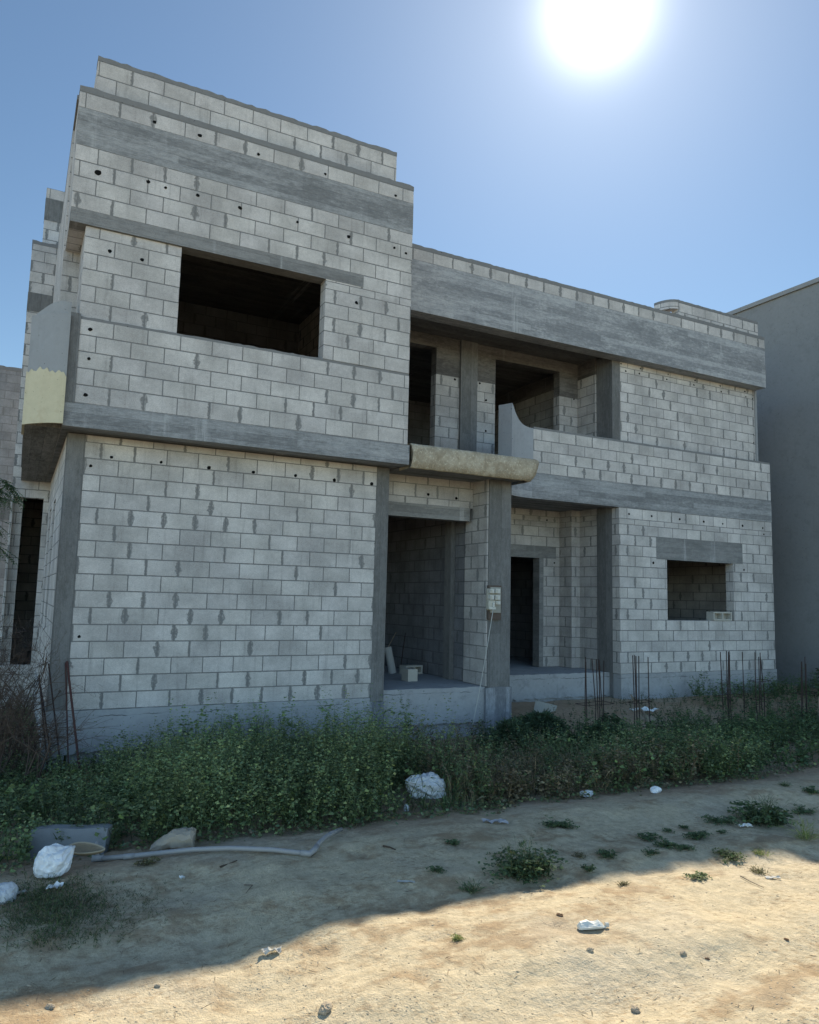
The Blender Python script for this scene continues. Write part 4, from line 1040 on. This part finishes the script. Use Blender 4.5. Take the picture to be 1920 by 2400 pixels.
# ------------------------------------------------------------------ steel
def cage(label, x, y, tops, dx, bend=(0, 0), r=.0075, ties=(.25, .62), grp='rebar cages left standing in the weeds'):
    """starter bars of a column that was never cast: bars at offsets, tied by hoops"""
    z0 = gz(x, y) - .15; root = empty('rebar_cage', (x, y, z0 + .15), label, 'rebar cage', grp)
    for (ox, oy, zt, lx) in tops:
        m = MB(); p0 = Vector((x + ox, y + oy, z0)); p1 = Vector((x + ox + lx, y + oy + random.gauss(0, .02), zt))
        mid_ = (p0 + p1) / 2 + Vector((random.gauss(0, .012), random.gauss(0, .012), 0))
        m.tube([p0, mid_, p1], r, 6); m.build('bar', M_RUST, root)
    xs = [t[0] for t in tops]; ys = [t[1] for t in tops]
    for h in ties:
        m = MB(); zz = z0 + .15 + h; a0, a1, c0, c1 = x + min(xs) - .01, x + max(xs) + .01, y + min(ys) - .01, y + max(ys) + .01
        m.tube([(a0, c0, zz), (a1, c0, zz + .01), (a1, c1, zz + .02), (a0, c1, zz), (a0, c0, zz)], .0045, 5); m.build('stirrup', M_RUST, root)
random.seed(71)
cage('rusty rebar cage of seven leaning bars in front of the porch step', 7.05, -1.35,
     [(-.03, 0, .66, -.02), (.12, 0, .63, -.03), (.22, .0, .62, -.05), (.30, 0, .60, -.07), (.42, .22, .60, -.03), (.50, .22, .58, 0), (.18, .22, .56, .0)], .5)
cage('rusty rebar cage of five close bars left of the sill block window', 7.88, -1.5,
     [(-.05, 0, .68, -.01), (.03, 0, .68, -.01), (.13, .12, .66, -.03), (.19, .12, .66, -.02), (.30, 0, .65, -.05)], .4)
cage('rusty rebar cage with thick doubled bars below the ground floor window', 9.78, -1.5,
     [(0, 0, .71, -.03), (.20, 0, .70, -.02), (.215, .012, .66, -.02), (.37, .2, .71, -.02), (.385, .2, .70, -.02), (.53, .02, .70, 0)], .5)
cage('rusty rebar cage with a low stirrup at the right corner of the house', 10.75, -1.4,
     [(0, 0, .69, -.06), (.12, 0, .68, -.03), (.22, .15, .60, -.01), (.33, .15, .59, -.03)], .4, ties=(.55, .85))
cage('rebar cage half lost in the dark bushes past the house corner', 11.75, -1.5,
     [(0, 0, .52, 0), (.16, 0, .60, 0), (.30, .2, .50, .02), (.42, .2, .46, 0)], .4)
cage('last rebar cage at the right edge in front of the rendered wall', 12.75, -1.45,
     [(0, 0, .55, 0), (.14, .02, .50, .01), (.28, .15, .58, 0)], .4)
def rod(name, label, p0, p1, r, mat, cat='steel bar', grp=None, sag=0.0):
    m = MB(); p0, p1 = Vector(p0), Vector(p1); o0 = p0.copy()
    m.tube([p0, (p0 + p1) / 2 + Vector((sag, 0, 0)), p1], r, 8); o = m.build(name, mat, loc=tuple(o0)); return tag(o, label, cat, grp)
z_ = gz(.2, -.8) - .05
rod('steel_bar', 'thick red-brown steel bar leaning on the left corner column', (.17, -.75, z_), (-.03, -.03, .60), .014, M_RED, grp='steel bars leaning on the corner column')
rod('steel_bar', 'thin reddish steel bar close beside the thick red one on the corner column', (.05, -.55, z_), (-.045, -.02, .585), .009, M_RED, grp='steel bars leaning on the corner column')
lc = empty('rebar_cage', (-.12, -.6, z_), 'slanting dark rebar cage with close stirrups leaning on the left house corner', 'rebar cage')
A_ = [(Vector((-.16, -.75, z_)), Vector((-.33, -.10, .45))), (Vector((-.02, -.72, z_)), Vector((-.235, -.06, .58))), (Vector((-.10, -.55, z_)), Vector((-.30, -.02, .30)))]
for p0, p1 in A_:
    m = MB(); m.tube([p0, p1], .009, 6); m.build('bar', M_RUST, lc)
for t in (.12, .22, .33, .45):
    q = [p0 + (p1 - p0) * t for p0, p1 in A_]; m = MB(); m.tube([q[0], q[1], q[2], q[0]], .0045, 5); m.build('stirrup', M_RUST, lc)

# ------------------------------------------------------------------ electrical board and its cable
M_BOARD = mat_plain('grey_board', (.30, .29, .25), .8, .2, .3, 15)
M_SWITCH = mat_plain('off_white_plastic', (.52, .51, .46), .5, .4, .2, 25)
M_SOCK = mat_plain('beige_plastic', (.44, .42, .35), .5, .4, .3, 25)
eb = empty('electrical_board', (6.2, -.01, 1.27), 'small electrical board with breakers mounted on the column beside the doorway', 'electrical board')
m = MB(); m.box(6.12, 6.37, -.052, -.007, 1.16, 1.71); m.build('wood_backing', mat_plain('brown_wood', (.11, .085, .07), .9, .1, .4, 20), eb)
m = MB(); m.box(6.145, 6.345, -.075, -.053, 1.27, 1.68); m.box(6.07, 6.145, -.075, -.055, 1.31, 1.655); m.build('backboard', M_BOARD, eb)
for (xa, xb, za, zb) in ((6.105, 6.18, 1.585, 1.65), (6.205, 6.295, 1.585, 1.655), (6.10, 6.175, 1.48, 1.55), (6.205, 6.295, 1.48, 1.553), (6.21, 6.30, 1.405, 1.455)):
    m = MB(); m.box(xa, xb, -.13, -.076, za, zb); sw = m.build('breaker', M_SWITCH, eb)
    m = MB(); m.box(xa + (xb - xa) * .08, xa + (xb - xa) * .45, -.137, -.131, za + .012, zb - .012); m.build('switch', M_SOCK, sw)
m = MB(); m.box(6.065, 6.19, -.14, -.076, 1.33, 1.465); sk = m.build('socket_box', M_SOCK, eb)
m = MB(); m.box(6.07, 6.195, -.155, -.141, 1.325, 1.36); m.box(6.135, 6.165, -.165, -.141, 1.361, 1.43); m.build('plug', M_SWITCH, sk)
M_CABLE = mat_plain('pale_cable', (.42, .41, .37), .6, .3, .2, 30)
m = MB(); p0, p1 = Vector((6.14, -.16, 1.325)), Vector((5.56, -.42, gz(5.56, -.42) + .02)); N_ = 16
m.tube([p0 + (p1 - p0) * (i / N_) + Vector((.0, 0, -.10 * math.sin(math.pi * i / N_))) for i in range(N_ + 1)], .0065, 6)
o = m.build('cable', M_CABLE, loc=(5.56, -.42, -.6), smooth=True); tag(o, 'pale cable hanging from the electrical board down to the ground', 'cable')

# ------------------------------------------------------------------ concrete blocks
M_BLK = mat_plain('loose_block', (.42, .40, .35), .95, .05, .3, 25, bumpd=.006)
def hollow_block(name, label, loc, L, Hh, D, rz=0.0, tip=0.0):
    m = MB(); t = .032
    m.box(-L/2, L/2, -D/2, D/2, 0, t); m.box(-L/2, L/2, -D/2, D/2, Hh - t, Hh)
    for xc in (-L/2 + t/2, 0, L/2 - t/2): m.box(xc - t/2, xc + t/2, -D/2 + .001, D/2 - .001, t, Hh - t)
    m.box(-L/2 + t, L/2 - t, D/2 - .05, D/2 - .02, t, Hh - t)
    o = m.build(name, M_BLK); o.location = loc; o.rotation_euler = (tip, 0, rz); bv = o.modifiers.new('bevel', 'BEVEL'); bv.width = .006; bv.segments = 2
    return tag(o, label, 'concrete block')
hollow_block('hollow_block', 'hollow concrete block lying on the window sill with its two cells facing out', (12.76, 1.075, 1.152), .56, .185, .19)
hollow_block('hollow_block', 'pale hollow block lying on the floor inside the dark doorway', (5.90, 2.15, .092), .38, .16, .2, .12)
m = MB(); m.box(-.095, .095, -.1, .1, 0, .2); o = m.build('concrete_block', M_BLK); o.location = (5.33, 1.12, .092); o.rotation_euler = (0, 0, .1)
bv = o.modifiers.new('bevel', 'BEVEL'); bv.width = .012; bv.segments = 2; tag(o, 'half concrete block standing near the threshold inside the doorway', 'concrete block')
M_SLAB = mat_plain('grey_foam', (.23, .235, .235), .95, .05, .5, 14, bumpd=.01)
p = on_ground(145, 2010); m = MB()
nseg = 16
for i in range(nseg):
    a, b2 = i / nseg, (i + 1) / nseg
    tp = lambda t: .20 + .03 * t + .006 * math.sin(t * 7) - .03 * max(0, t - .9) * 5
    x_ = lambda t: -.26 + .56 * t
    P4 = lambda t, y, z: (x_(t) + .02 * z, y + .25 * z, z)
    m.auto([P4(a, -.05, 0), P4(b2, -.05, 0), P4(b2, -.05, tp(b2)), P4(a, -.05, tp(a))]); m.auto([P4(a, -.05, tp(a)), P4(b2, -.05, tp(b2)), P4(b2, .05, tp(b2)), P4(a, .05, tp(a))])
    m.auto([P4(b2, .05, 0), P4(a, .05, 0), P4(a, .05, tp(a)), P4(b2, .05, tp(b2))])
    if i == 0: m.auto([P4(0, .05, 0), P4(0, -.05, 0), P4(0, -.05, tp(0)), P4(0, .05, tp(0))])
    if i == nseg - 1: m.auto([P4(1, -.05, 0), P4(1, .05, 0), P4(1, .05, tp(1)), P4(1, -.05, tp(1))])
o = m.build('broken_slab', M_SLAB, weld=True); o.location = (p.x + .02, p.y + .06, p.z - .03); o.rotation_euler = (0, 0, -.45); o.data.polygons.foreach_set('use_smooth', [False] * len(o.data.polygons)); tag(o, 'dark grey broken slab standing on edge behind the white bag', 'slab')

# ------------------------------------------------------------------ rubbish
def crumple(name, label, cat, loc, r, scale, seed, mat, rz=0.0, knot=None, amp=.28, group=None, crease=.45):
    bm = bmesh.new(); bmesh.ops.create_icosphere(bm, subdivisions=5, radius=1)
    for v in bm.verts:
        p = v.co.copy(); n = p.normalized(); q = p * 1.6 + Vector((seed, seed * .7, 0))
        r1 = abs(mnoise.noise(q * 1.1)); r2 = abs(mnoise.noise(q * 2.4 + Vector((3, 0, 1)))); r3 = abs(mnoise.noise(q * 5.0))
        v.co = n * (1 + amp * (.9 * mnoise.noise(q * .6) + crease * (1.3 * (.25 - r1) + .75 * (.25 - r2) + .40 * (.25 - r3))))
        if knot is not None:
            kd = Vector(knot).normalized(); ca = n.dot(kd); k = max(0, ca); s1 = kd.cross(Vector((0, 0, 1))).normalized(); s2 = kd.cross(s1)
            ang = math.atan2(n.dot(s1), n.dot(s2)); v.co *= 1 + .075 * math.sin(9 * ang + 4 * mnoise.noise(q)) * max(0.0, min(1.0, (ca + .5) / .9)) - .10 * max(0.0, ca - .55)
            v.co += kd * .55 * k ** 12
        v.co.z = max(v.co.z, -.55)
        v.co = Vector((v.co.x * scale[0], v.co.y * scale[1], v.co.z * scale[2])) * r
    me = bpy.data.meshes.new(name); bm.to_mesh(me); bm.free(); me.materials.append(mat); me.polygons.foreach_set('use_smooth', [True] * len(me.polygons))
    o = bpy.data.objects.new(name, me); COL.objects.link(o); o.location = loc; o.rotation_euler = (0, 0, rz); return tag(o, label, cat, group)
def mat_film(name, colr, fold=6.0):
    """thin crinkled plastic: sharp fold lines, some light coming through"""
    m, g, b = new_mat(name, .32, .5)
    tc = g.n('ShaderNodeTexCoord'); p = tc.outputs['Object']
    def ridge(s, z):
        n = g.noise(g.vec(*[g.m('MULTIPLY', q, s) for q in sep]), 1.0, 3, .6, .8)
        return g.m('SUBTRACT', 1.0, g.m('ABSOLUTE', g.m('MULTIPLY', g.m('SUBTRACT', n, .5), 4.0)))
    sx = g.n('ShaderNodeSeparateXYZ'); g.link(p, sx.inputs[0]); sep = list(sx.outputs)
    h = g.m('ADD', g.m('MULTIPLY', ridge(fold, 0), 1.0), g.m('MULTIPLY', ridge(fold * 2.6, 1), .5))
    c = g.scale(g.mix(0.0, colr, colr), g.rng(g.noise(p, 7.0, 4), .3, .7, .86, 1.06)); g.link(c, b.inputs['Base Color'])
    bump(g, b, h, .7, .012)
    tr = g.n('ShaderNodeBsdfTranslucent'); g.link(c, tr.inputs['Color']); mx = g.n('ShaderNodeMixShader'); mx.inputs[0].default_value = .12
    g.link(b.outputs[0], mx.inputs[1]); g.link(tr.outputs[0], mx.inputs[2]); g.link(mx.outputs[0], m.node_tree.nodes['Material Output'].inputs['Surface'])
    return m
M_BAG = mat_film('white_plastic_film', (.88, .88, .88)); M_BAG2 = mat_film('grey_plastic_film', (.62, .63, .64), 5.0)
p = on_ground(118, 2058); crumple('plastic_bag', 'full white plastic bag with a knotted ear at the left, beside the plastic pipe', 'plastic bag', (p.x, p.y + .02, p.z + .075), .112, (.95, .8, .95), 3.1, M_BAG, .3, knot=(.8, -.1, .55))
p = on_ground(15, 2108); crumple('plastic_bag', 'flattened grey plastic bag cut off by the left frame edge', 'plastic bag', (p.x - .03, p.y, p.z + .03), .085, (1.1, .8, .75), 7.7, M_BAG2, .1)
p = on_ground(995, 1890); crumple('plastic_bag', 'big crumpled pale plastic sheet lying high in the green weeds', 'plastic bag', (p.x, -3.95, gz(p.x, -3.95) + .17), .155, (1.1, .7, .85), 12.3, M_BAG2, -.2, amp=.36, knot=(-.7, -.2, .3), crease=.8)
p = on_ground(1375, 1868); crumple('plastic_bag', 'tiny white bag scrap at the foot of the brown weeds', 'plastic bag', (p.x, p.y, p.z + .03), .06, (1.2, .8, .6), 5.5, M_BAG)
p = on_ground(1537, 1858); crumple('plastic_bag', 'small pale plastic bag at the sand edge of the right-hand weeds', 'plastic bag', (p.x, p.y, p.z + .025), .052, (1.1, .8, .7), 6.2, M_BAG)
p = on_ground(958, 1912); crumple('plastic_bag', 'small white plastic lump hanging under the big crumpled sheet', 'plastic bag', (p.x, p.y + .05, p.z + .05), .036, (.7, .7, 1.1), 9.2, M_BAG2)
# brown oval dish-like thing
p = on_ground(196, 2030); n_ = 40; m = MB(); prev = None
def oval(k, f, z): 
    t = 2 * math.pi * k / n_; w = (.050 + .018 * math.cos(t)) * f
    return (-.125 * f * math.cos(t), w * math.sin(t), z)
lay = [(.72, 0.0), (.93, .010), (1.0, .026), (1.0, .034), (.94, .036), (.90, .028), (.5, .024)]
for (fa_, za), (fb, zb) in zip(lay[:-1], lay[1:]):
    for k in range(n_): m.quad([oval(k, fa_, za), oval(k+1, fa_, za), oval(k+1, fb, zb), oval(k, fb, zb)], None, 1 if za >= .026 and fb > .85 else 0)
m.quad([oval(k, .5, .024) for k in range(n_)]); m.quad([oval(k, .72, 0.0) for k in range(n_)][::-1])
o = m.build('oval_panel', [mat_plain('brown_leather', (.20, .155, .095), .5, .4, .8, 26), mat_plain('pale_rim', (.34, .29, .21), .6, .3, .3, 20)], smooth=True); o.location = (p.x + .015, p.y + .02, p.z + .085); o.rotation_euler = (.42, .05, -.42)
tag(o, 'long oval brown panel with a pale rim leaning between the white bag and the pipe', 'panel')
# plastic pipe
M_PIPE = mat_plain('grey_pvc', (.30, .29, .28), .5, .4, .2, 12)
pp_ = empty('plastic_pipe', tuple(on_ground(450, 1998)), 'long grey plastic pipe lying along the weeds with a bent end rising into them', 'pipe')
pts = [on_ground(a, b_) for a, b_ in [(236, 2020), (300, 2016), (370, 2010), (450, 2003), (540, 2000), (640, 2002), (725, 2009)]]
base = [Vector((q.x, q.y, q.z + h)) for q, h in zip(pts, (.022, .025, .03, .034, .036, .03, .022))]
m = MB(); m.tube(base, .0165, 12); m.build('long_run', M_PIPE, pp_, smooth=True)
e0 = base[-1]
m = MB(); m.tube([e0 - (base[-1] - base[-2]).normalized() * .06, e0, on_y(e0.y + .035, 737, 1992), on_y(e0.y + .07, 743, 1983)], .021, 12); m.build('elbow', M_PIPE, pp_, smooth=True)
m = MB(); m.tube([on_y(e0.y + .04, 738, 1990), on_y(e0.y + .10, 747, 1977), on_y(e0.y + .18, 760, 1964), on_y(e0.y + .28, 778, 1953), on_y(e0.y + .42, 800, 1944)], .0165, 12); m.build('bent_end', M_PIPE, pp_, smooth=True)
s0 = base[0]; m = MB(); m.tube([s0 - Vector((.06, -.01, -.005)), s0 + Vector((.02, 0, 0))], .022, 12); m.tube([s0 + Vector((-.02, .01, 0)), s0 + Vector((-.03, .03, .11))], .012, 8); m.build('tee', M_PIPE, pp_, smooth=True)
s1 = base[1]; d1 = (base[2] - base[1]).normalized(); m = MB(); m.tube([s1 - d1 * .03, s1 + d1 * .04], .020, 12); m.build('coupling', M_PIPE, pp_, smooth=True)
# paper cement sack
p = on_ground(410, 1996); n1_, n2_ = 26, 12; m = MB(); gr = []
for i in range(n1_ + 1):
    row = []
    for j in range(n2_):
        t = 2 * math.pi * j / n2_; u = i / n1_
        hw = .062 + .03 * u; hh_ = (.028 + .052 * u) * (.55 + .45 * math.sin(math.pi * min(1, u * 1.1 + .1)))
        if u > .93: hh_ *= 1 - (u - .93) * 6
        w = mnoise.noise(Vector((u * 6, math.cos(t) * 1.7, math.sin(t) * 1.7 + 3))) * .016
        row.append((-.15 + .30 * u + w, hw * math.cos(t) + w, hh_ + hh_ * math.sin(t) + w + .05 * u * (math.sin(t) > 0)))
    gr.append(row)
for i in range(n1_):
    for j in range(n2_): m.quad([gr[i][j], gr[i+1][j], gr[i+1][(j+1) % n2_], gr[i][(j+1) % n2_]], None, 1 if (2 <= i <= 11 and (i + j) % 3 == 0 and j in (8, 9, 10, 11, 0, 1)) else 0)
m.quad([gr[0][j] for j in range(n2_)][::-1]); m.quad(gr[-1])
o = m.build('paper_sack', [mat_plain('kraft_paper', (.36, .305, .235), .9, .1, .3, 16, bumpd=.012), mat_plain('faded_red_print', (.27, .17, .14), .9, .1, .3, 30)], weld=True)
o.location = (p.x, p.y + .07, p.z); o.rotation_euler = (0, -.05, -.28); tag(o, 'crumpled brown paper cement sack with faded red stripes behind the pipe', 'sack')
def scrap(name, label, cat, a, b_, L, Wd, lift, mat, rz, seed, group=None):
    """creased thin sheet lying on the sand"""
    c = on_ground(a, b_); m = MB(); n = 9; th = .0025; gr = []
    for i in range(n + 1):
        row = []
        for j in range(5):
            u, v = i / n - .5, j / 4 - .5
            z = lift * (.5 + mnoise.noise(Vector((u * 4 + seed, v * 3, seed)))) + lift * .5 * abs(math.sin(u * 9 + seed))
            w = mnoise.noise(Vector((u * 5, v * 5 + seed, 2.0))) * .25
            row.append((u * L * (1 + w * .4), v * Wd * (1 + w), max(.001, z)))
        gr.append(row)
    for i in range(n):
        for j in range(4):
            q = [gr[i][j], gr[i+1][j], gr[i+1][j+1], gr[i][j+1]]; m.quad(q); m.quad([(x, y, z - th) for x, y, z in q][::-1])
    o = m.build(name, mat); o.location = (c.x, c.y, c.z + .004); o.rotation_euler = (0, 0, rz); return tag(o, label, cat, group)
M_PAPER = mat_plain('white_paper', (.72, .72, .70), .7, .2, .12, 14)
M_DIRTY = mat_plain('dirty_paper', (.50, .48, .43), .8, .15, .3, 18)
scrap('paper_scrap', 'bright white folded paper scrap below the white plastic bag', 'paper', 128, 2088, .085, .05, .03, M_PAPER, -.3, 1.0)
scrap('paper_scrap', 'narrow pale paper strip beside the grey bag at the left edge', 'paper', 45, 2100, .09, .025, .02, M_DIRTY, .5, 2.0)
scrap('paper_scrap', 'dirty white rag on sunlit sand just below the shadow edge', 'paper', 636, 2236, .10, .045, .022, M_DIRTY, -.3, 3.0)
scrap('paper_scrap', 'pale flat scrap on bright sand at the upper right', 'paper', 1812, 2060, .10, .035, .008, M_DIRTY, -.5, 4.0)
scrap('paper_scrap', 'white wrapper lying below the leafy weed bush at the right', 'paper', 1748, 1940, .12, .03, .022, M_PAPER, -.3, 5.0)
scrap('paper_scrap', 'pale flat piece on shaded sand left of the spiky grass tuft', 'paper', 952, 2068, .11, .03, .004, M_DIRTY, -.5, 6.0)
scrap('paper_scrap', 'tiny white curl on shaded sand in front of the pipe', 'paper', 427, 2063, .03, .03, .02, M_PAPER, .2, 7.0)
scrap('torn_board', 'flat grey torn board with a curled edge at the sandy foot of the weeds', 'board', 1160, 1930, .20, .055, .022, mat_plain('grey_board_sheet', (.33, .32, .33), .8, .15, .25, 16), -.35, 8.0)
scrap('paper_scrap', 'small crumpled white paper among the dark bushes on the right', 'paper', 1720, 1772, .22, .05, .03, M_DIRTY, -.3, 9.0)
scrap('foam_board', 'broken pale foam board lying behind the five-bar rebar cage', 'board', 1510, 1668, .5, .10, .05, M_PAPER, -.35, 10.0)
# crushed bottle
c = on_ground(1388, 2178); m = MB(); L_ = .17
prof_ = [(0, .017), (.01, .026), (.05, .030), (.09, .026), (.115, .029), (.135, .020), (.15, .010), (.156, .010)]
gr = []
for x, r in prof_:
    gr.append([(x - .08, r * math.cos(t) * 1.15, max(.002, (.5 + .5 * math.sin(t)) * r * (.9 + .5 * mnoise.noise(Vector((x * 60, t, 1)))) * 1.5)) for t in [2 * math.pi * k / 14 for k in range(14)]])
for i in range(len(gr) - 1):
    for k in range(14): m.quad([gr[i][k], gr[i+1][k], gr[i+1][(k+1) % 14], gr[i][(k+1) % 14]])
m.quad(gr[0][::-1]); m.quad(gr[-1])
o = m.build('plastic_bottle', mat_plain('milky_plastic', (.66, .66, .60), .45, .4, .25, 20), weld=True); o.location = (c.x, c.y, c.z + .003); o.rotation_euler = (0, 0, -.30)
m2 = MB(); m2.tube([(.076, 0, .016), (.094, 0, .016)], .013, 12); m2.build('cap', M_DIRTY, o)
for q in [o.children[0]]: q.data.transform(Matrix.Translation((0, 0, 0)))
tag(o, 'crushed milky plastic bottle on the bright sand', 'bottle')

# stones
M_STONE = mat_plain('stone', (.40, .33, .24), .95, .05, .35, 30); M_BRICK = mat_plain('brown_stone', (.24, .14, .08), .95, .05, .3, 30)
for (a, b_, r, mt, label) in [
    (762, 2368, .038, M_STONE, 'pale knobbly stone on bright sand near the bottom middle'), (1312, 2146, .020, M_BRICK, 'small reddish brown stone up left of the crushed bottle'),
    (118, 2362, .022, M_STONE, 'rounded clod of earth near the bottom left corner'), (370, 2312, .015, M_STONE, 'little clod on sunlit sand just below the shadow at the left'),
    (1490, 2368, .026, M_STONE, 'flattish grey stone at the bottom edge right of the middle'), (1383, 2228, .020, M_STONE, 'small pointed stone below the crushed bottle'),
    (1602, 2236, .020, M_STONE, 'pale pebble on bright sand right of the crushed bottle'), (1658, 2248, .012, M_BRICK, 'dark pebble right of the pale one'), (1843, 2203, .013, M_BRICK, 'small dark stone near the right frame edge')]:
    r *= .72; c = on_ground(a, b_); crumple('stone', label, 'stone', (c.x, c.y, c.z + r * .25), r, (1.25, .9, .6), a * .013, mt, a * .1, amp=.5, crease=1.0, group='stones on the sandy track')
# sticks
def stick(label, pts, r, mat=M_WOOD):
    m = MB(); m.tube(pts, [r * (1 - .5 * i / (len(pts) - 1)) for i in range(len(pts))], 6); o = m.build('stick', mat, loc=tuple(pts[0])); return tag(o, label, 'stick', 'sticks and branches lying about')
def gp(a, b_, h=.01):
    q = on_ground(a, b_); return Vector((q.x, q.y, q.z + h))
stick('dark knotty stick on shaded sand below the pipe', [gp(516, 2036), gp(536, 2029), gp(556, 2020)], .008, mat_plain('dark_twig', (.08, .06, .045), .95, .05, .4, 30))
stick('short dark stick on shaded sand right of the pipe end', [gp(898, 1986), gp(914, 1989), gp(927, 1995)], .008, bpy.data.materials['dark_twig'])
stick('thin long straw stem on the bright sand at the upper right', [gp(1736, 2057), gp(1760, 2070), gp(1790, 2084)], .004)
stick('thin bent twig lying in the middle of the shaded sand', [gp(572, 2078), gp(592, 2078), gp(585, 2086), gp(576, 2098)], .003, bpy.data.materials['dark_twig'])
stick('pale curved branch standing out of the soil below the ground floor window', [Vector((9.0, -.6, gz(9, -.6) - .05)), Vector((8.96, -.55, gz(9, -.6) + .16)), Vector((8.80, -.5, gz(9, -.6) + .34)), Vector((8.72, -.5, gz(9, -.6) + .46))], .022)
stick('thin pale forked twig in front of the doubled rebar cage', [Vector((10.0, -1.9, gz(10, -1.9))), Vector((10.04, -1.9, gz(10, -1.9) + .2)), Vector((10.1, -1.88, gz(10, -1.9) + .38))], .008)
stick('dry pale stalk bent in an arch among the bushes past the house corner', [Vector((11.9, -1.7, -.5)), Vector((11.93, -1.7, -.1)), Vector((12.02, -1.7, .06)), Vector((12.12, -1.68, -.05)), Vector((12.2, -1.66, -.4))], .012)
stick('thick broken dry palm stem leaning in the bushes near the right edge', [Vector((12.75, -1.75, -.55)), Vector((12.95, -1.65, -.1)), Vector((13.15, -1.6, .18))], .055)
# things inside the doorway
m = MB(); m.tube([(5.62, 2.35, .09), (5.58, 2.36, .3), (5.53, 2.4, .56)], [.075, .07, .072], 14)
for q in m.v: pass
o = m.build('paper_roll', mat_plain('pale_roll', (.40, .40, .38), .8, .15, .3, 14), loc=(5.62, 2.35, .09), smooth=False); tag(o, 'pale rolled sack leaning inside the dark doorway', 'roll')
rod('stick', 'thin dark rod leaning behind the blocks inside the doorway', (5.85, 2.5, .09), (6.10, 2.8, .80), .008, M_RUST, 'stick', 'sticks and branches lying about')
rod('stick', 'pale thin lath crossing behind the rolled sack inside the doorway', (5.35, 2.55, .09), (5.85, 2.7, .82), .008, M_WOOD, 'stick', 'sticks and branches lying about')
# rubble in front of the porch
m = MB(); m.box(-.2, .2, -.1, .1, 0, .2); o = m.build('concrete_block', M_BLK); q = (7.55, .35); o.location = (q[0], q[1], gz(*q) - .06); o.rotation_euler = (.12, .2, .4)
bv = o.modifiers.new('bevel', 'BEVEL'); bv.width = .012; bv.segments = 2; tag(o, 'concrete block half sunk in the sand below the porch step', 'concrete block')
q = (7.42, .0); scrap('paper_scrap', 'small pale chip lying by the sunken block below the porch', 'paper', 1282, 1659, .16, .05, .03, M_DIRTY, -.4, 11.0)
